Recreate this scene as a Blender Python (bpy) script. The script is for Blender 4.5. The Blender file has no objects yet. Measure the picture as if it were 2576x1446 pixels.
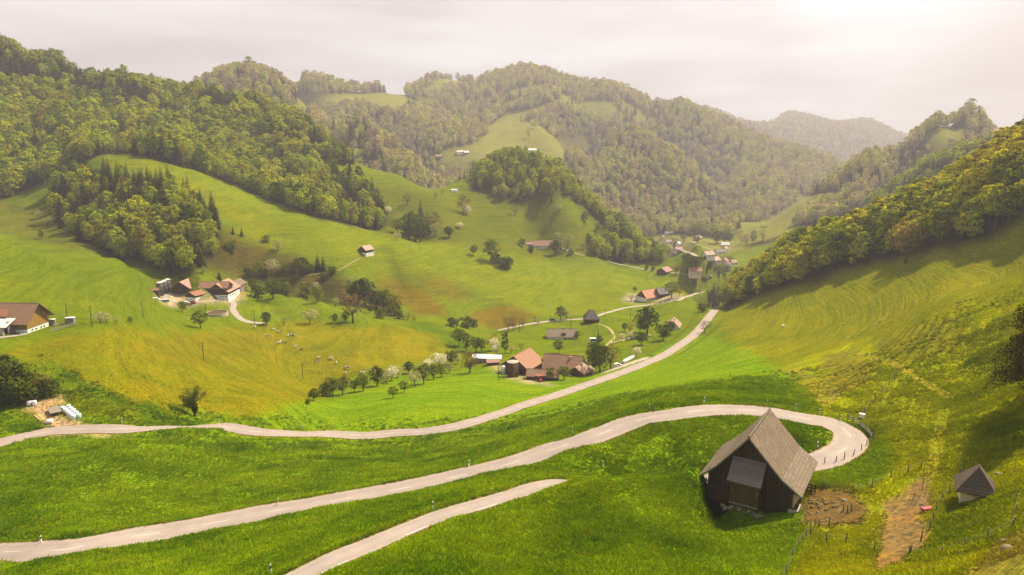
import bpy, bmesh, math, random
import numpy as np
from mathutils import Vector, Matrix
R = math.radians
random.seed(7); rng = np.random.default_rng(7)
# ---------------------------------------------------------------- survey of the valley
# Every survey point is a sighting from the drone (bearing u, dip v on a 2576 x 1446 sheet) plus its distance Y in metres.
FPX, PITCH = 1740.0, R(11.8)
CP, SP = math.cos(PITCH), math.sin(PITCH)
def direction(u, v):
    px = (np.asarray(u, float)-1288)/FPX; py = (723-np.asarray(v, float))/FPX
    y = CP+py*SP; z = -SP+py*CP
    return px/y, z/y                     # x and z for Y = 1
def project(x, y, z):
    d = y*CP-z*SP; h = y*SP+z*CP
    return 1288+FPX*x/d, 723-FPX*h/d
PTS = []
def G(*t):
    for (u, v, Y) in t:
        a, s = direction(u, v); PTS.append((float(a), Y, float(s)))
def RG(back, drop, h, *t):               # a crest: ground h metres under the tree tops, falling away behind
    for (u, v, Y) in t:
        a, s = direction(u, v); s = float(s)-h/Y
        PTS.append((float(a), Y, s)); PTS.append((float(a), Y*back, s-drop))
def GH(h, *t):                           # ground h metres under tree tops
    for (u, v, Y) in t:
        a, s = direction(u, v); PTS.append((float(a), Y, float(s)-h/Y))
def W(*t):
    for (x, y, z) in t: PTS.append((x/y, y, z/y))
# foreground slope
G((100,1446,76),(720,1440,66),(1300,1400,70),(1800,1420,68),(1900,1300,89),(1780,1268,93),(2030,1330,80),(2300,1440,58),(2500,1440,50))
W((-60,40,-38),(0,35,-32),(45,35,-20),(20,25,-25),(-30,25,-30),(70,40,-12),(0,15,-22),(-40,15,-28),(30,15,-16))
W((-150,110,-75),(-120,70,-58),(-230,150,-85),(110,60,-15),(160,110,-8))
# lower arm of the road, crest that hides its middle
G((900,1370,72),(1000,1325,78),(1200,1262,87),(1420,1211,95)); W((14,99.5,-53.2),(25,101.5,-54.2),(34,103,-53.6),(40.5,104.5,-52.2))
G((1460,1202,91.5),(1520,1197,91.5),(1600,1196,91.5),(1690,1193,92),(1735,1188,93),(1764,1192,94),(1650,1245,85),(1500,1255,84))
# upper arm and hairpin
G((0,1398,89),(340,1355,93),(700,1287,102),(1000,1233,110),(1400,1122,122),(1640,1045,128),(1900,1037,126),(2060,1060,122),(2150,1110,114),(2120,1150,107),(2060,1162,104.5))
G((1700,1085,117),(1950,1080,116),(1500,1150,109),(2000,1125,110))
# bank between the roads
G((200,1300,100),(500,1200,133),(1000,1160,150),(1400,1075,155),(300,1180,128),(800,1150,155),(0,1200,120))
# upper road
G((-150,1148,148),(0,1110,155),(150,1092,160),(485,1075,181),(800,1092,200),(1000,1091,205),(1300,1020,243),(1500,957,287),(1640,907,330),(1740,850,385),(1795,785,470))
# right-hand slope
G((1700,970,215),(1900,900,270),(2000,1000,150),(1850,850,335),(2100,800,330),(2400,750,235),(2576,600,312),(2280,660,362),(2100,697,400),(1920,748,450),(1830,782,478))
G((2200,1000,135),(2300,1100,105),(2450,1230,80),(2576,1200,76),(2400,1000,122),(2576,960,108),(2200,1230,92),(2330,1280,80),(2150,1060,125),(2300,870,180),(2500,850,150),(2150,900,215),(2050,945,190))
W((150,130,-30),(180,180,-20),(230,250,-12),(260,340,-5),(120,100,-28))
# gravel yard, left field, cow pasture
G((60,1020,177),(150,1040,172),(200,1050,170),(50,960,191),(250,960,202),(400,1010,190),(485,1047,196),(0,900,215))
G((300,830,272),(513,907,275),(232,822,266),(60,838,256),(0,842,250),(150,825,264),(650,1000,225),(640,900,305),(760,955,310),(780,1005,245),(1000,955,305),(1150,925,345),(1000,1020,238),(1200,965,285))
G((0,750,300),(160,780,300),(370,790,340),(0,680,345),(200,700,370))
RG(1.08,.012,0,(0,600,410),(300,650,425)); G((500,700,442))
G((400,740,425),(470,745,432),(560,740,448),(610,735,455),(520,790,395),(670,805,395),(800,870,355),(690,780,430),(780,790,425),(880,805,410),(1000,820,415),(1130,890,368),(940,850,385))
RG(1.06,.012,0,(700,735,462),(800,755,458)); G((860,775,445),(950,795,445),(1000,800,455))
G((1150,815,465),(1250,828,472),(1100,800,470),(900,735,500),(850,695,512),(700,650,520),(600,700,490),(700,700,500),(780,705,505))
# wooded knoll behind the left meadow
G((540,600,500),(560,560,530),(460,560,520),(330,600,495),(200,600,490),(100,560,540),(50,520,580),(200,500,575),(330,480,575),(420,480,570),(480,530,555),(300,440,600),(150,470,600),(0,560,520))
# bright upper meadow
G((270,395,640),(500,440,640),(500,480,600),(600,500,610),(750,540,610),(650,570,560),(620,620,520),(800,620,545),(860,660,530),(960,595,630),(920,635,565),(1100,617,655),(1000,650,570),(1000,700,555),(930,710,525),(1100,740,540),(1200,760,545),(1250,700,600),(1200,640,660),(1350,660,690),(1500,700,660),(1450,760,560),(1350,790,510),(1650,690,720),(1620,740,590),(1730,740,570))
# slope of the left wood
G((0,500,620),(150,445,640),(480,425,665),(700,515,650),(960,585,650),(250,387,655),(330,385,670))
RG(1.12,.12,16,(-250,30,900),(0,105,930),(150,150,960),(300,195,1010),(430,222,1060),(560,240,1060),(640,252,1020),(760,310,980),(880,398,930))
W((-900,950,150),(-900,700,70),(-700,500,10),(-450,350,-50),(-500,250,-60))
GH(17,(200,300,770),(60,250,800),(350,270,860),(500,320,810),(640,330,870),(700,410,770),(850,470,745),(960,530,720),(200,200,890),(450,255,950))
GH(20,(100,380,690),(300,360,700),(550,400,700))
G((780,385,840),(860,420,835),(950,430,850),(1090,478,890),(1150,485,960),(1000,500,790),(1100,540,740),(1200,530,800),(1000,560,700),(900,470,790))
RG(1.08,.05,0,(1000,440,890),(1120,480,930))
# middle knoll and pastures
G((1045,600,690),(1200,600,700),(1350,610,785),(1450,560,800),(1300,560,770),(1200,475,860),(1300,508,830),(1380,490,835),(1250,500,840),(1480,575,815),(1500,620,770),(1450,640,740),(1550,650,770),(1640,655,775),(1600,690,710))
RG(1.12,.10,13,(1210,420,960),(1250,390,960),(1290,378,960),(1340,395,955),(1400,432,950),(1450,468,940),(1500,512,925),(1560,562,905),(1610,605,890),(1650,640,880))
# valley floor with the village
G((1830,672,850),(1790,700,720),(1740,692,705),(1680,685,720),(1740,630,1080),(1690,600,1240),(1760,600,1200),(1820,640,1000),(1700,660,830),(1640,755,560),(1580,760,560),(1690,735,585),(1487,806,472),(1410,853,425),(1320,816,470),(1520,790,490),(1640,768,540),(1600,860,395),(1560,900,350),(1400,945,318),(1270,930,330),(1330,960,300),(1480,940,320),(1250,880,375),(1700,830,420),(1700,790,480))
G((1700,560,1500),(1760,545,1650),(1660,570,1420),(1850,610,1130),(1790,580,1350),(1850,560,1330))
# right flank of the valley: near wood, its back, the hill with the mast
RG(1.3,.13,20,(2700,300,440),(2576,372,455),(2450,420,478),(2300,482,505),(2150,548,530),(2000,603,548),(1920,650,552),(1850,688,552),(1815,725,550))
RG(1.15,.10,17,(2700,310,1000),(2545,338,960),(2450,362,990),(2350,410,1010),(2260,462,1030))
G((2576,430,760),(2400,470,760))
GH(14,(2450,388,860),(2350,440,870),(2545,368,850),(2260,495,900),(2500,378,760),(2390,330+90,900))
RG(1.12,.07,16,(2500,328,1350),(2380,296,1380),(2300,335,1370),(2200,378,1340),(2100,440,1300),(2050,470,1280))
G((2390,330,1360),(2380,385,1250),(2330,380,1270),(2450,350,1330),(2200,460,1200),(2100,520,1180),(2000,520,1260),(1950,560,1200),(1900,590,1120),(2080,560,1030),(1940,610,1000),(1890,625,980),(1980,600,950))
W((900,1000,60),(900,1400,60),(500,500,20),(420,400,10))
# middle distance: shoulder left of the far pasture
RG(1.12,.06,13,(900,300,1350),(960,335,1330),(1050,405,1300),(1100,452,1270))
G((800,330,1400),(900,400,1250),(1000,450,1180),(1150,460,1300),(1180,450,1400))
RG(1.15,.08,17,(380,215,1700),(450,222,1650),(530,185,1650),(620,162,1650),(690,185,1680),(735,235,1720))
G((600,230,1500),(700,280,1450))
# far pasture and the big mountain
G((1100,395,1600),(1170,390,1600),(1250,350,1750),(1250,315,1950),(1330,385,1650),(1420,385,1650),(1400,350,1800),(1300,300,2050),(1440,255,2350),(1430,280,2150),(1500,265,2300),(1200,420,1500),(1450,420,1500))
RG(1.12,.06,18,(740,225,2300),(850,222,2300),(930,220,2350),(1020,228,2450)); G((760,262,2050),(900,250,2100),(1000,245,2200),(1000,280,1950),(850,280,1900))
RG(1.15,.06,20,(1060,218,2700),(1180,205,2750),(1260,188,2780),(1325,178,2800),(1400,200,2800),(1460,222,2800),(1500,240,2800),(1570,258,2750),(1630,270,2700),(1680,288,2650),(1750,290,2600),(1850,325,2600),(1950,360,2600),(2040,385,2550),(2110,412,2500))
G((1100,300,2150),(1200,280,2250))
RG(1.13,.05,18,(1480,420,1750),(1520,365,1800),(1590,318,1850),(1650,355,1830),(1700,385,1800),(1780,450,1750))
G((1600,420,1650),(1500,480,1480),(1600,520,1500),(1750,480,1650),(1850,450,2000),(1950,440,2150),(2000,470,1900),(1880,500,1700),(1700,330,2200),(1650,310,2300),(1550,300,2250),(1800,380,2200))
# blue ridges
RG(1.2,.05,20,(1700,300,4400),(1780,270,4500),(1850,300,4500),(1890,306,4600),(1960,292,5600),(2010,287,5600),(2060,300,5600),(2110,313,5600),(2150,305,5700),(2175,300,5700),(2220,318,5700),(2270,350,5700),(2400,370,5800),(2600,380,5800))
RG(1.2,.05,0,(1480,218,3600),(1560,245,3700),(1640,272,3800),(1660,282,3900))
RG(1.2,.05,0,(330,205,4200),(400,213,4200),(470,228,4200))
G((2130,400,4300),(1900,370,3900),(2300,400,4300))
W((-3000,3500,150),(-2000,2200,150),(-3500,6500,120),(0,7000,-100),(3000,6500,-100),(-1500,7500,-50),(4000,6000,-60),(2500,3500,-150),(1800,2000,20),(-1500,1500,150))
A = np.array(PTS); KL = .42
CX = np.stack([A[:,0], KL*np.log(A[:,1])], 1)
def _kern(d2): return np.where(d2 > 1e-12, .5*d2*np.log(np.maximum(d2, 1e-12)), 0)
def _solve(smooth=2e-5):
    n = len(CX); d2 = ((CX[:,None]-CX[None])**2).sum(-1)
    M = np.zeros((n+3, n+3)); M[:n,:n] = _kern(d2)+smooth*np.eye(n)
    P = np.c_[np.ones(n), CX]; M[:n,n:] = P; M[n:,:n] = P.T
    return np.linalg.solve(M, np.r_[A[:,2], 0, 0, 0])
COEF = _solve()
def slope_at(a, Y):
    q = np.stack([np.ravel(a), KL*np.log(np.ravel(Y))], 1); out = np.empty(len(q))
    for i in range(0, len(q), 20000):
        c = q[i:i+20000]; d2 = ((c[:,None]-CX[None])**2).sum(-1)
        out[i:i+20000] = _kern(d2) @ COEF[:-3] + COEF[-3] + c @ COEF[-2:]
    return out.reshape(np.shape(a))
# value noise for the small swells of the ground
def vnoise(x, y, seed):
    xi = np.floor(x).astype(np.int64); yi = np.floor(y).astype(np.int64); fx = x-xi; fy = y-yi
    def h(i, j):
        n = (i*374761393+j*668265263+seed*974634777) & 0xffffffff
        n = ((n ^ (n >> 13))*1274126177) & 0xffffffff
        return ((n ^ (n >> 16)) & 0xffff)/65535.0-.5
    sx = fx*fx*(3-2*fx); sy = fy*fy*(3-2*fy)
    return (h(xi,yi)*(1-sx)+h(xi+1,yi)*sx)*(1-sy)+(h(xi,yi+1)*(1-sx)+h(xi+1,yi+1)*sx)*sy
def fbm(x, y, sc, octv=3, seed=1):
    t = 0; a = 1
    for k in range(octv): t = t+a*vnoise(x/sc*2**k+17*k, y/sc*2**k+31*k, seed+k); a *= .5
    return t
# the terrain is sampled on a fan that is fine near the drone and coarse far away
NA, NL = 1300, 1250
AG = np.sinh(np.linspace(-1.75, 1.75, NA))/np.sinh(1.75)*1.75
AG = np.where(np.abs(np.linspace(-1.75,1.75,NA)) > 0, np.linspace(-1.6, 1.6, NA), 0)
LG = np.linspace(math.log(12), math.log(9000), NL)
def build_base():
    # coarse solve, then bilinear to the fine fan
    ca = np.linspace(-1.6, 1.6, 321); cl = np.linspace(LG[0], LG[-1], 401)
    aa, ll = np.meshgrid(ca, cl); s = slope_at(aa, np.exp(ll))
    ia = (AG-ca[0])/(ca[1]-ca[0]); il = (LG-cl[0])/(cl[1]-cl[0])
    return _cubic(s, il, ia)
def _cubic(g, r, c):
    def wts(t, n):
        i = np.clip(np.floor(t).astype(int), 1, n-3); f = t-i
        return i, [(-f**3+2*f**2-f)/2, (3*f**3-5*f**2+2)/2, (-3*f**3+4*f**2+f)/2, (f**3-f**2)/2]
    i, w = wts(r, g.shape[0]); t = sum(g[i+k-1]*w[k][:,None] for k in range(4))
    j, w = wts(c, g.shape[1]); return sum(t[:, j+k-1]*w[k][None] for k in range(4))
S = build_base()
YG = np.exp(LG)[:,None]*np.ones((1,NA)); XG = YG*AG[None]
ZG = S*YG
amp = np.clip(YG/700, .12, 6)
ZG = ZG + amp*.9*fbm(XG/amp, YG/amp, 26, 3, 5)*np.clip((YG-60)/200,.15,1)
ZG = ZG + 1.7*fbm(XG, YG, 75, 2, 8)*np.clip((YG-280)/150, 0, 1)*np.clip((1300-YG)/400, 0, 1)
def height(x, y):
    """Ground height at x, y (bilinear in the fan)."""
    x = np.asarray(x, float); y = np.maximum(np.asarray(y, float), 12.01)
    c = np.clip((x/y-AG[0])/(AG[1]-AG[0]), 0, NA-1.001); r = np.clip((np.log(y)-LG[0])/(LG[1]-LG[0]), 0, NL-1.001)
    i = r.astype(int); j = c.astype(int); fr = r-i; fc = c-j
    return (ZG[i,j]*(1-fr)+ZG[i+1,j]*fr)*(1-fc)+(ZG[i,j+1]*(1-fr)+ZG[i+1,j+1]*fr)*fc
_YS = np.exp(np.linspace(math.log(40), math.log(8500), 2600))
def survey(u, v):
    """First ground point on a sighting from the drone; returns x, y, z."""
    a, s = direction(u, v); zg = height(a*_YS, _YS); hit = np.nonzero(zg >= s*_YS)[0]
    if len(hit) == 0: k = len(_YS)-1; return a*_YS[k], _YS[k], zg[k]
    k = max(hit[0], 1); d0 = s*_YS[k-1]-zg[k-1]; d1 = zg[k]-s*_YS[k]
    t = d0/(d0+d1+1e-9); y = _YS[k-1]+(_YS[k]-_YS[k-1])*t
    return float(a*y), float(y), float(height(a*y, y))
# ---------------------------------------------------------------- helpers for objects
C = bpy.context.scene.collection
def tag(o, label=None, cat=None, group=None, kind=None):
    for k, v in (('label', label), ('category', cat), ('group', group), ('kind', kind)):
        if v: o[k] = v
    return o
def link(name, me, mat=None, parent=None):
    o = bpy.data.objects.new(name, me); C.objects.link(o)
    if mat is not None and me is not None and not me.materials: me.materials.append(mat)
    if parent is not None: o.parent = parent
    return o
def empty(name, loc, rz=0, label=None, cat=None, group=None):
    o = bpy.data.objects.new(name, None); C.objects.link(o); o.location = loc; o.rotation_euler = (0, 0, rz)
    o.empty_display_size = .1
    return tag(o, label, cat, group)
def copy_tree(o, parent=None):
    c = o.copy(); C.objects.link(c)
    if parent is not None: c.parent = parent
    for ch in list(o.children): copy_tree(ch, c)
    return c
def np_mesh(name, verts, faces, smooth=False):
    me = bpy.data.meshes.new(name); v = np.asarray(verts, np.float32); f = np.asarray(faces, np.int32)
    me.vertices.add(len(v)); me.vertices.foreach_set('co', v.ravel())
    k = f.shape[1]; me.loops.add(f.size); me.loops.foreach_set('vertex_index', f.ravel())
    me.polygons.add(len(f)); me.polygons.foreach_set('loop_start', np.arange(0, f.size, k, dtype=np.int32))
    me.polygons.foreach_set('loop_total', np.full(len(f), k, np.int32))
    if smooth: me.polygons.foreach_set('use_smooth', np.ones(len(f), bool))
    me.update(calc_edges=True); me.validate(); return me
class MB:
    """Collects boxes, prisms and tubes into one mesh."""
    def __init__(s): s.v = []; s.f = []
    def add(s, vs, fs):
        b = len(s.v); s.v += [tuple(map(float, p)) for p in vs]; s.f += [tuple(b+i for i in f) for f in fs]; return s
    def box(s, c, d, rz=0):
        x, y, z = (e/2 for e in d); ca, sa = math.cos(rz), math.sin(rz)
        return s.add([(c[0]+a*ca-b*sa, c[1]+a*sa+b*ca, c[2]+q) for q in (-z, z) for a, b in ((-x,-y),(x,-y),(x,y),(-x,y))],
              [(3,2,1,0),(4,5,6,7),(0,1,5,4),(1,2,6,5),(2,3,7,6),(3,0,4,7)])
    def slab(s, quad, t):
        """A quad thickened downwards by t."""
        q = [Vector(p) for p in quad]; d = Vector((0, 0, -t)); n = len(q)
        return s.add(q+[p+d for p in q], [tuple(range(n)), tuple(reversed(range(n, 2*n)))]+[(i, n+i, n+(i+1) % n, (i+1) % n) for i in range(n)])
    def prism(s, prof, axis_pts):
        """Extrude profile prof (x,z pairs) from y0 to y1."""
        n = len(prof); y0, y1 = axis_pts
        return s.add([(x, y0, z) for x, z in prof]+[(x, y1, z) for x, z in prof],
              [tuple(range(n)), tuple(reversed(range(n, 2*n)))]+[(i, n+i, n+(i+1) % n, (i+1) % n) for i in range(n)])
    def tube(s, pts, rad, n=7, cap=True):
        pts = [Vector(p) for p in pts]; rad = rad if hasattr(rad, '__len__') else [rad]*len(pts); b = len(s.v)
        for i, p in enumerate(pts):
            t = (pts[min(i+1, len(pts)-1)]-pts[max(i-1, 0)]).normalized()
            a = t.cross(Vector((0, 0, 1)) if abs(t.z) < .9 else Vector((1, 0, 0))).normalized(); c = t.cross(a)
            for k in range(n):
                th = 2*math.pi*k/n; q = p+(a*math.cos(th)+c*math.sin(th))*rad[i]; s.v.append(tuple(q))
        for i in range(len(pts)-1):
            for k in range(n):
                s.f.append((b+i*n+k, b+(i+1)*n+k, b+(i+1)*n+(k+1) % n, b+i*n+(k+1) % n))
        if cap:
            s.f.append(tuple(b+k for k in range(n))); s.f.append(tuple(b+(len(pts)-1)*n+k for k in reversed(range(n))))
        return s
    def lathe(s, prof, c=(0,0,0), n=16):
        b = len(s.v)
        for r, z in prof:
            for k in range(n): th = 2*math.pi*k/n; s.v.append((c[0]+r*math.cos(th), c[1]+r*math.sin(th), c[2]+z))
        for i in range(len(prof)-1):
            for k in range(n): s.f.append((b+i*n+k, b+i*n+(k+1) % n, b+(i+1)*n+(k+1) % n, b+(i+1)*n+k))
        s.f.append(tuple(b+k for k in reversed(range(n)))); s.f.append(tuple(b+(len(prof)-1)*n+k for k in range(n)))
        return s
    def mesh(s, name, smooth=False):
        me = bpy.data.meshes.new(name); me.from_pydata(s.v, [], s.f)
        bm = bmesh.new(); bm.from_mesh(me); bmesh.ops.recalc_face_normals(bm, faces=bm.faces); bm.to_mesh(me); bm.free()
        if smooth:
            for p in me.polygons: p.use_smooth = True
        me.update(); return me
    def build(s, name, mat, parent=None, smooth=False): return link(name, s.mesh(name, smooth), mat, parent)
# ---------------------------------------------------------------- materials
class N:
    def __init__(s, name):
        s.m = bpy.data.materials.new(name); s.m.use_nodes = True; s.t = s.m.node_tree; s.t.nodes.clear()
        s.out = s.t.nodes.new('ShaderNodeOutputMaterial')
    def n(s, kind, **kw):
        o = s.t.nodes.new('ShaderNode'+kind); ins = kw.pop('ins', {})
        for k, v in kw.items(): setattr(o, k, v)
        for k, v in ins.items(): s.set(o.inputs[k], v)
        return o
    def set(s, sock, v):
        if isinstance(v, bpy.types.NodeSocket): s.t.links.new(v, sock)
        elif isinstance(v, bpy.types.Node): s.t.links.new(v.outputs[0], sock)
        else:
            if sock.type == 'RGBA' and len(v) == 3: v = (*v, 1)
            sock.default_value = v
    def mix(s, f, a, b, mode='MIX'):
        o = s.n('Mix', data_type='RGBA', blend_type=mode, clamp_factor=True)
        s.set(o.inputs[0], f); s.set(o.inputs[6], a); s.set(o.inputs[7], b); return o.outputs[2]
    def math(s, op, a, b=0.0, clamp=False):
        o = s.n('Math', operation=op, use_clamp=clamp); s.set(o.inputs[0], a); s.set(o.inputs[1], b); return o.outputs[0]
    def ramp(s, f, stops, interp='LINEAR'):
        o = s.n('ValToRGB'); s.set(o.inputs[0], f); e = o.color_ramp.elements; o.color_ramp.interpolation = interp
        while len(e) < len(stops): e.new(.5)
        for k, (p, c) in enumerate(stops): e[k].position = p; e[k].color = (*c, 1) if hasattr(c, '__len__') else (c, c, c, 1)
        return o.outputs[0]
    def noise(s, vec, scale, detail=3, rough=.55, out=0):
        o = s.n('TexNoise', ins={'Scale': scale, 'Detail': detail, 'Roughness': rough}); s.set(o.inputs['Vector'], vec); return o.outputs[out]
    def mapping(s, vec, scale=(1,1,1), rot=(0,0,0)):
        o = s.n('Mapping'); s.set(o.inputs['Vector'], vec); o.inputs['Scale'].default_value = scale; o.inputs['Rotation'].default_value = rot; return o.outputs[0]
    def bsdf(s, col, rough=.9, spec=.2, normal=None, metal=0):
        o = s.n('BsdfPrincipled'); s.set(o.inputs['Base Color'], col); s.set(o.inputs['Roughness'], rough)
        o.inputs['Specular IOR Level'].default_value = spec; o.inputs['Metallic'].default_value = metal
        if normal is not None: s.set(o.inputs['Normal'], normal)
        return o.outputs[0]
    def bump(s, h, strength=.5, dist=.1):
        o = s.n('Bump'); s.set(o.inputs['Height'], h); o.inputs['Strength'].default_value = strength; o.inputs['Distance'].default_value = dist; return o.outputs[0]
    def done(s, sh): s.t.links.new(sh, s.out.inputs['Surface']); return s.m
def m_leaf(name, stops, trans=.35, tone=.5):
    """Foliage: a colour per tree, mottled per leaf clump, with light coming through."""
    k = N(name); oi = k.n('ObjectInfo'); at = k.n('Attribute', attribute_name='tone')
    big = k.noise(k.mapping(oi.outputs['Location'], (.012,)*3), 1.0, 2)
    r = k.math('ADD', k.math('MULTIPLY', oi.outputs['Random'], .62), k.math('MULTIPLY', k.math('SUBTRACT', big, .28), .85))
    c = k.ramp(r, stops)
    v = k.math('ADD', k.math('MULTIPLY', at.outputs['Fac'], tone*2), 1-tone)
    c = k.mix(1.0, c, k.n('CombineXYZ', ins={0: v, 1: v, 2: v}), 'MULTIPLY')
    d = k.n('BsdfDiffuse', ins={'Color': c}); t = k.n('BsdfTranslucent', ins={'Color': k.mix(1.0, c, (1.25,1.1,.5), 'MULTIPLY')})
    x = k.n('MixShader', ins={0: trans}); k.t.links.new(d.outputs[0], x.inputs[1]); k.t.links.new(t.outputs[0], x.inputs[2])
    return k.done(x.outputs[0])
def m_plain(name, col, rough=.8, var=.25, scale=3.0, spec=.2, metal=0):
    k = N(name); g = k.n('NewGeometry'); f = k.noise(g.outputs['Position'], scale, 4)
    c = k.mix(f, tuple(x*(1-var) for x in col), tuple(min(1, x*(1+var)) for x in col))
    return k.done(k.bsdf(c, rough, spec, metal=metal))
def m_planks(name, col, col2, width=.22, vertical=True, rough=.9):
    k = N(name); tc = k.n('TexCoord').outputs['Object']
    sep = k.n('SeparateXYZ'); k.t.links.new(tc, sep.inputs[0])
    along = k.math('ADD', sep.outputs[0], sep.outputs[1]) if vertical else sep.outputs[2]
    q = k.math('DIVIDE', along, width); cell = k.math('FLOOR', q); fr = k.math('FRACT', q)
    wn = k.n('TexWhiteNoise', noise_dimensions='1D'); k.t.links.new(cell, wn.inputs['W'])
    st = k.noise(k.mapping(tc, (6,6,.5) if vertical else (.6,.6,6)), 1.6, 4)
    f = k.math('ADD', k.math('MULTIPLY', wn.outputs['Value'], .55), k.math('MULTIPLY', st, .5))
    c = k.mix(f, col, col2); gap = k.math('LESS_THAN', fr, .09)
    c = k.mix(gap, c, tuple(x*.3 for x in col))
    return k.done(k.bsdf(c, rough, .15))
def m_tiles(name, c1, c2, c3, sx=.45, sz=.4, moss=.3):
    """Roof tiles in courses down the slope (object space: y along the ridge, z up)."""
    k = N(name); tc = k.n('TexCoord').outputs['Object']; sep = k.n('SeparateXYZ'); k.t.links.new(tc, sep.inputs[0])
    cb = k.n('CombineXYZ'); k.t.links.new(sep.outputs[1], cb.inputs[0]); k.t.links.new(sep.outputs[2], cb.inputs[1])
    b = k.n('TexBrick', offset=.5, ins={'Scale': 1.0, 'Mortar Size': .035, 'Brick Width': sx, 'Row Height': sz, 'Color1': c1, 'Color2': c2, 'Mortar': tuple(x*.35 for x in c1), 'Bias': 0.0, 'Mortar Smooth': .2})
    k.t.links.new(cb.outputs[0], b.inputs['Vector'])
    big = k.ramp(k.noise(tc, .35, 4, .6), [(.35, 0), (.7, 1)])
    c = k.mix(k.math('MULTIPLY', big, moss), b.outputs['Color'], c3)
    c = k.mix(k.math('MULTIPLY', k.noise(k.mapping(tc, (1,1,.25)), 2.2, 3), .45), c, tuple(x*.6 for x in c2))
    return k.done(k.bsdf(c, .62, .35, k.bump(b.outputs['Fac'], .5, .03)))
M = {}
M['beech'] = m_leaf('beech leaves', [(.12,(.05,.085,.002)),(.26,(.13,.19,.002)),(.42,(.27,.33,.002)),(.66,(.34,.35,.002)),(.88,(.2,.18,.006)),(1.0,(.16,.09,.03))], .34, .62)
M['budding'] = m_leaf('budding mountain beech', [(.12,(.2,.24,.04)),(.32,(.38,.42,.07)),(.52,(.48,.46,.14)),(.7,(.38,.29,.2)),(.95,(.28,.19,.18))], .3, .5)  # budding colour, with the extra paleness of distance haze put into the leaves
M['wood_edge'] = m_leaf('young beech leaves', [(.15,(.12,.18,.002)),(.36,(.28,.32,.002)),(.62,(.44,.43,.002)),(.86,(.42,.36,.003)),(1.0,(.24,.15,.012))], .38, .7)
M['needles'] = m_leaf('spruce needles', [(.2,(.022,.032,.008)),(.6,(.035,.042,.010)),(.9,(.05,.04,.014))], .12)
M['old_needles'] = m_leaf('old spruce needles', [(.2,(.075,.065,.008)),(.9,(.09,.065,.01))], .2, .8)
M['orchard'] = m_leaf('orchard leaves', [(.2,(.05,.085,.008)),(.5,(.085,.12,.008)),(.8,(.13,.15,.01))])
M['lime'] = m_leaf('lime green leaves', [(.2,(.12,.16,.006)),(.8,(.19,.2,.008))])
M['dark_leaf'] = m_leaf('dark leaves', [(.2,(.05,.075,.006)),(.8,(.075,.095,.008))], .3)
M['blossom'] = m_leaf('white blossom', [(.2,(.55,.5,.38)),(.8,(.68,.62,.52))], .3, .45)
M['half_blossom'] = m_leaf('fading blossom', [(.2,(.26,.27,.10)),(.8,(.40,.36,.2))], .3, .5)
M['russet'] = m_leaf('budding twigs', [(.2,(.13,.085,.03)),(.8,(.2,.12,.04))], .25)
M['bark'] = m_plain('bark', (.09,.065,.045), .95, .4, 6)
# ---------------------------------------------------------------- roads: surveyed centre lines, carved into the ground
ROADS = []
def spline(pts, step):
    P = np.array(pts, float); P = np.vstack([2*P[0]-P[1], P, 2*P[-1]-P[-2]]); out = []
    for i in range(1, len(P)-2):
        n = max(2, int(np.linalg.norm(P[i+1][:2]-P[i][:2])/step))
        for t in np.arange(n)/n:
            a, b, c, d = P[i-1], P[i], P[i+1], P[i+2]
            out.append(.5*((2*b)+(-a+c)*t+(2*a-5*b+4*c-d)*t*t+(-a+3*b-3*c+d)*t**3))
    out.append(P[-2]); return np.array(out)
def road(name, width, uv, before=(), after=(), mid=None, smooth=14, shoulder=4.0, step=.8):
    pts = [tuple(b) for b in before]
    for q in uv: pts.append(survey(*q) if len(q) == 2 else q)
    pts += [tuple(a) for a in after]
    P = spline(pts, step)
    k = max(1, int(smooth/step)); ker = np.hanning(2*k+3); ker /= ker.sum()
    z = np.convolve(np.pad(P[:,2], k+1, 'edge'), ker, 'valid'); P[:,2] = z[:len(P)]
    for _ in range(2):
        for c in (0, 1):
            kk = np.hanning(9); kk /= kk.sum(); P[:,c] = np.convolve(np.pad(P[:,c], 4, 'edge'), kk, 'valid')
    ROADS.append(dict(name=name, w=width, P=P, sh=shoulder)); return P
up = road('upper', 5.6, [(-150,1150),(-70,1131),(0,1112),(60,1099),(130,1086),(230,1077),(340,1073.5),(470,1074),(560,1077),(650,1083),(740,1090),(830,1094),(920,1094.5),(1000,1091),(1080,1082),(1160,1067),(1240,1045),(1320,1018),(1400,993),(1480,966),(1560,938),(1620,915),(1670,893),(1710,868),(1745,843),(1768,817),(1785,795),(1799,779)], shoulder=9)
P_hair = [(-150,1392),(-70,1393),(0,1391),(80,1383),(164,1374),(328,1354),(500,1324),(655,1293),(787,1269),(895,1251),(1086,1214),(1277,1168),(1380,1136),(1468,1105),(1583,1067),(1640,1050),(1692,1038),(1792,1031),(1895,1033),(1999,1046),(2090,1066),(2138,1093),(2136,1120),(2104,1142),(2061,1157)]
low = road('lower', 5.6, P_hair, after=[(39.5,104.2,-52.4),(33,103,-53.7),(25,101.3,-54.2),(15,99,-53.2)], shoulder=2.0, smooth=10)
arm = road('lower', 3.1, [survey(1431,1206),survey(1354,1224),survey(1239,1258),survey(1124,1292),survey(1048,1320),survey(933,1367),survey(818,1417),survey(735,1457)], before=[(15,99,-53.1),(10.2,96.6,-51.0)], after=[(-27,57,-43.5),(-38,49,-41.5)], shoulder=2.0, smooth=8)
road('track', 3.4, [(1250,832),(1320,816),(1400,806),(1480,800),(1530,785),(1580,773),(1640,766),(1690,757),(1720,748),(1760,736),(1792,729)], shoulder=3)
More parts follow.
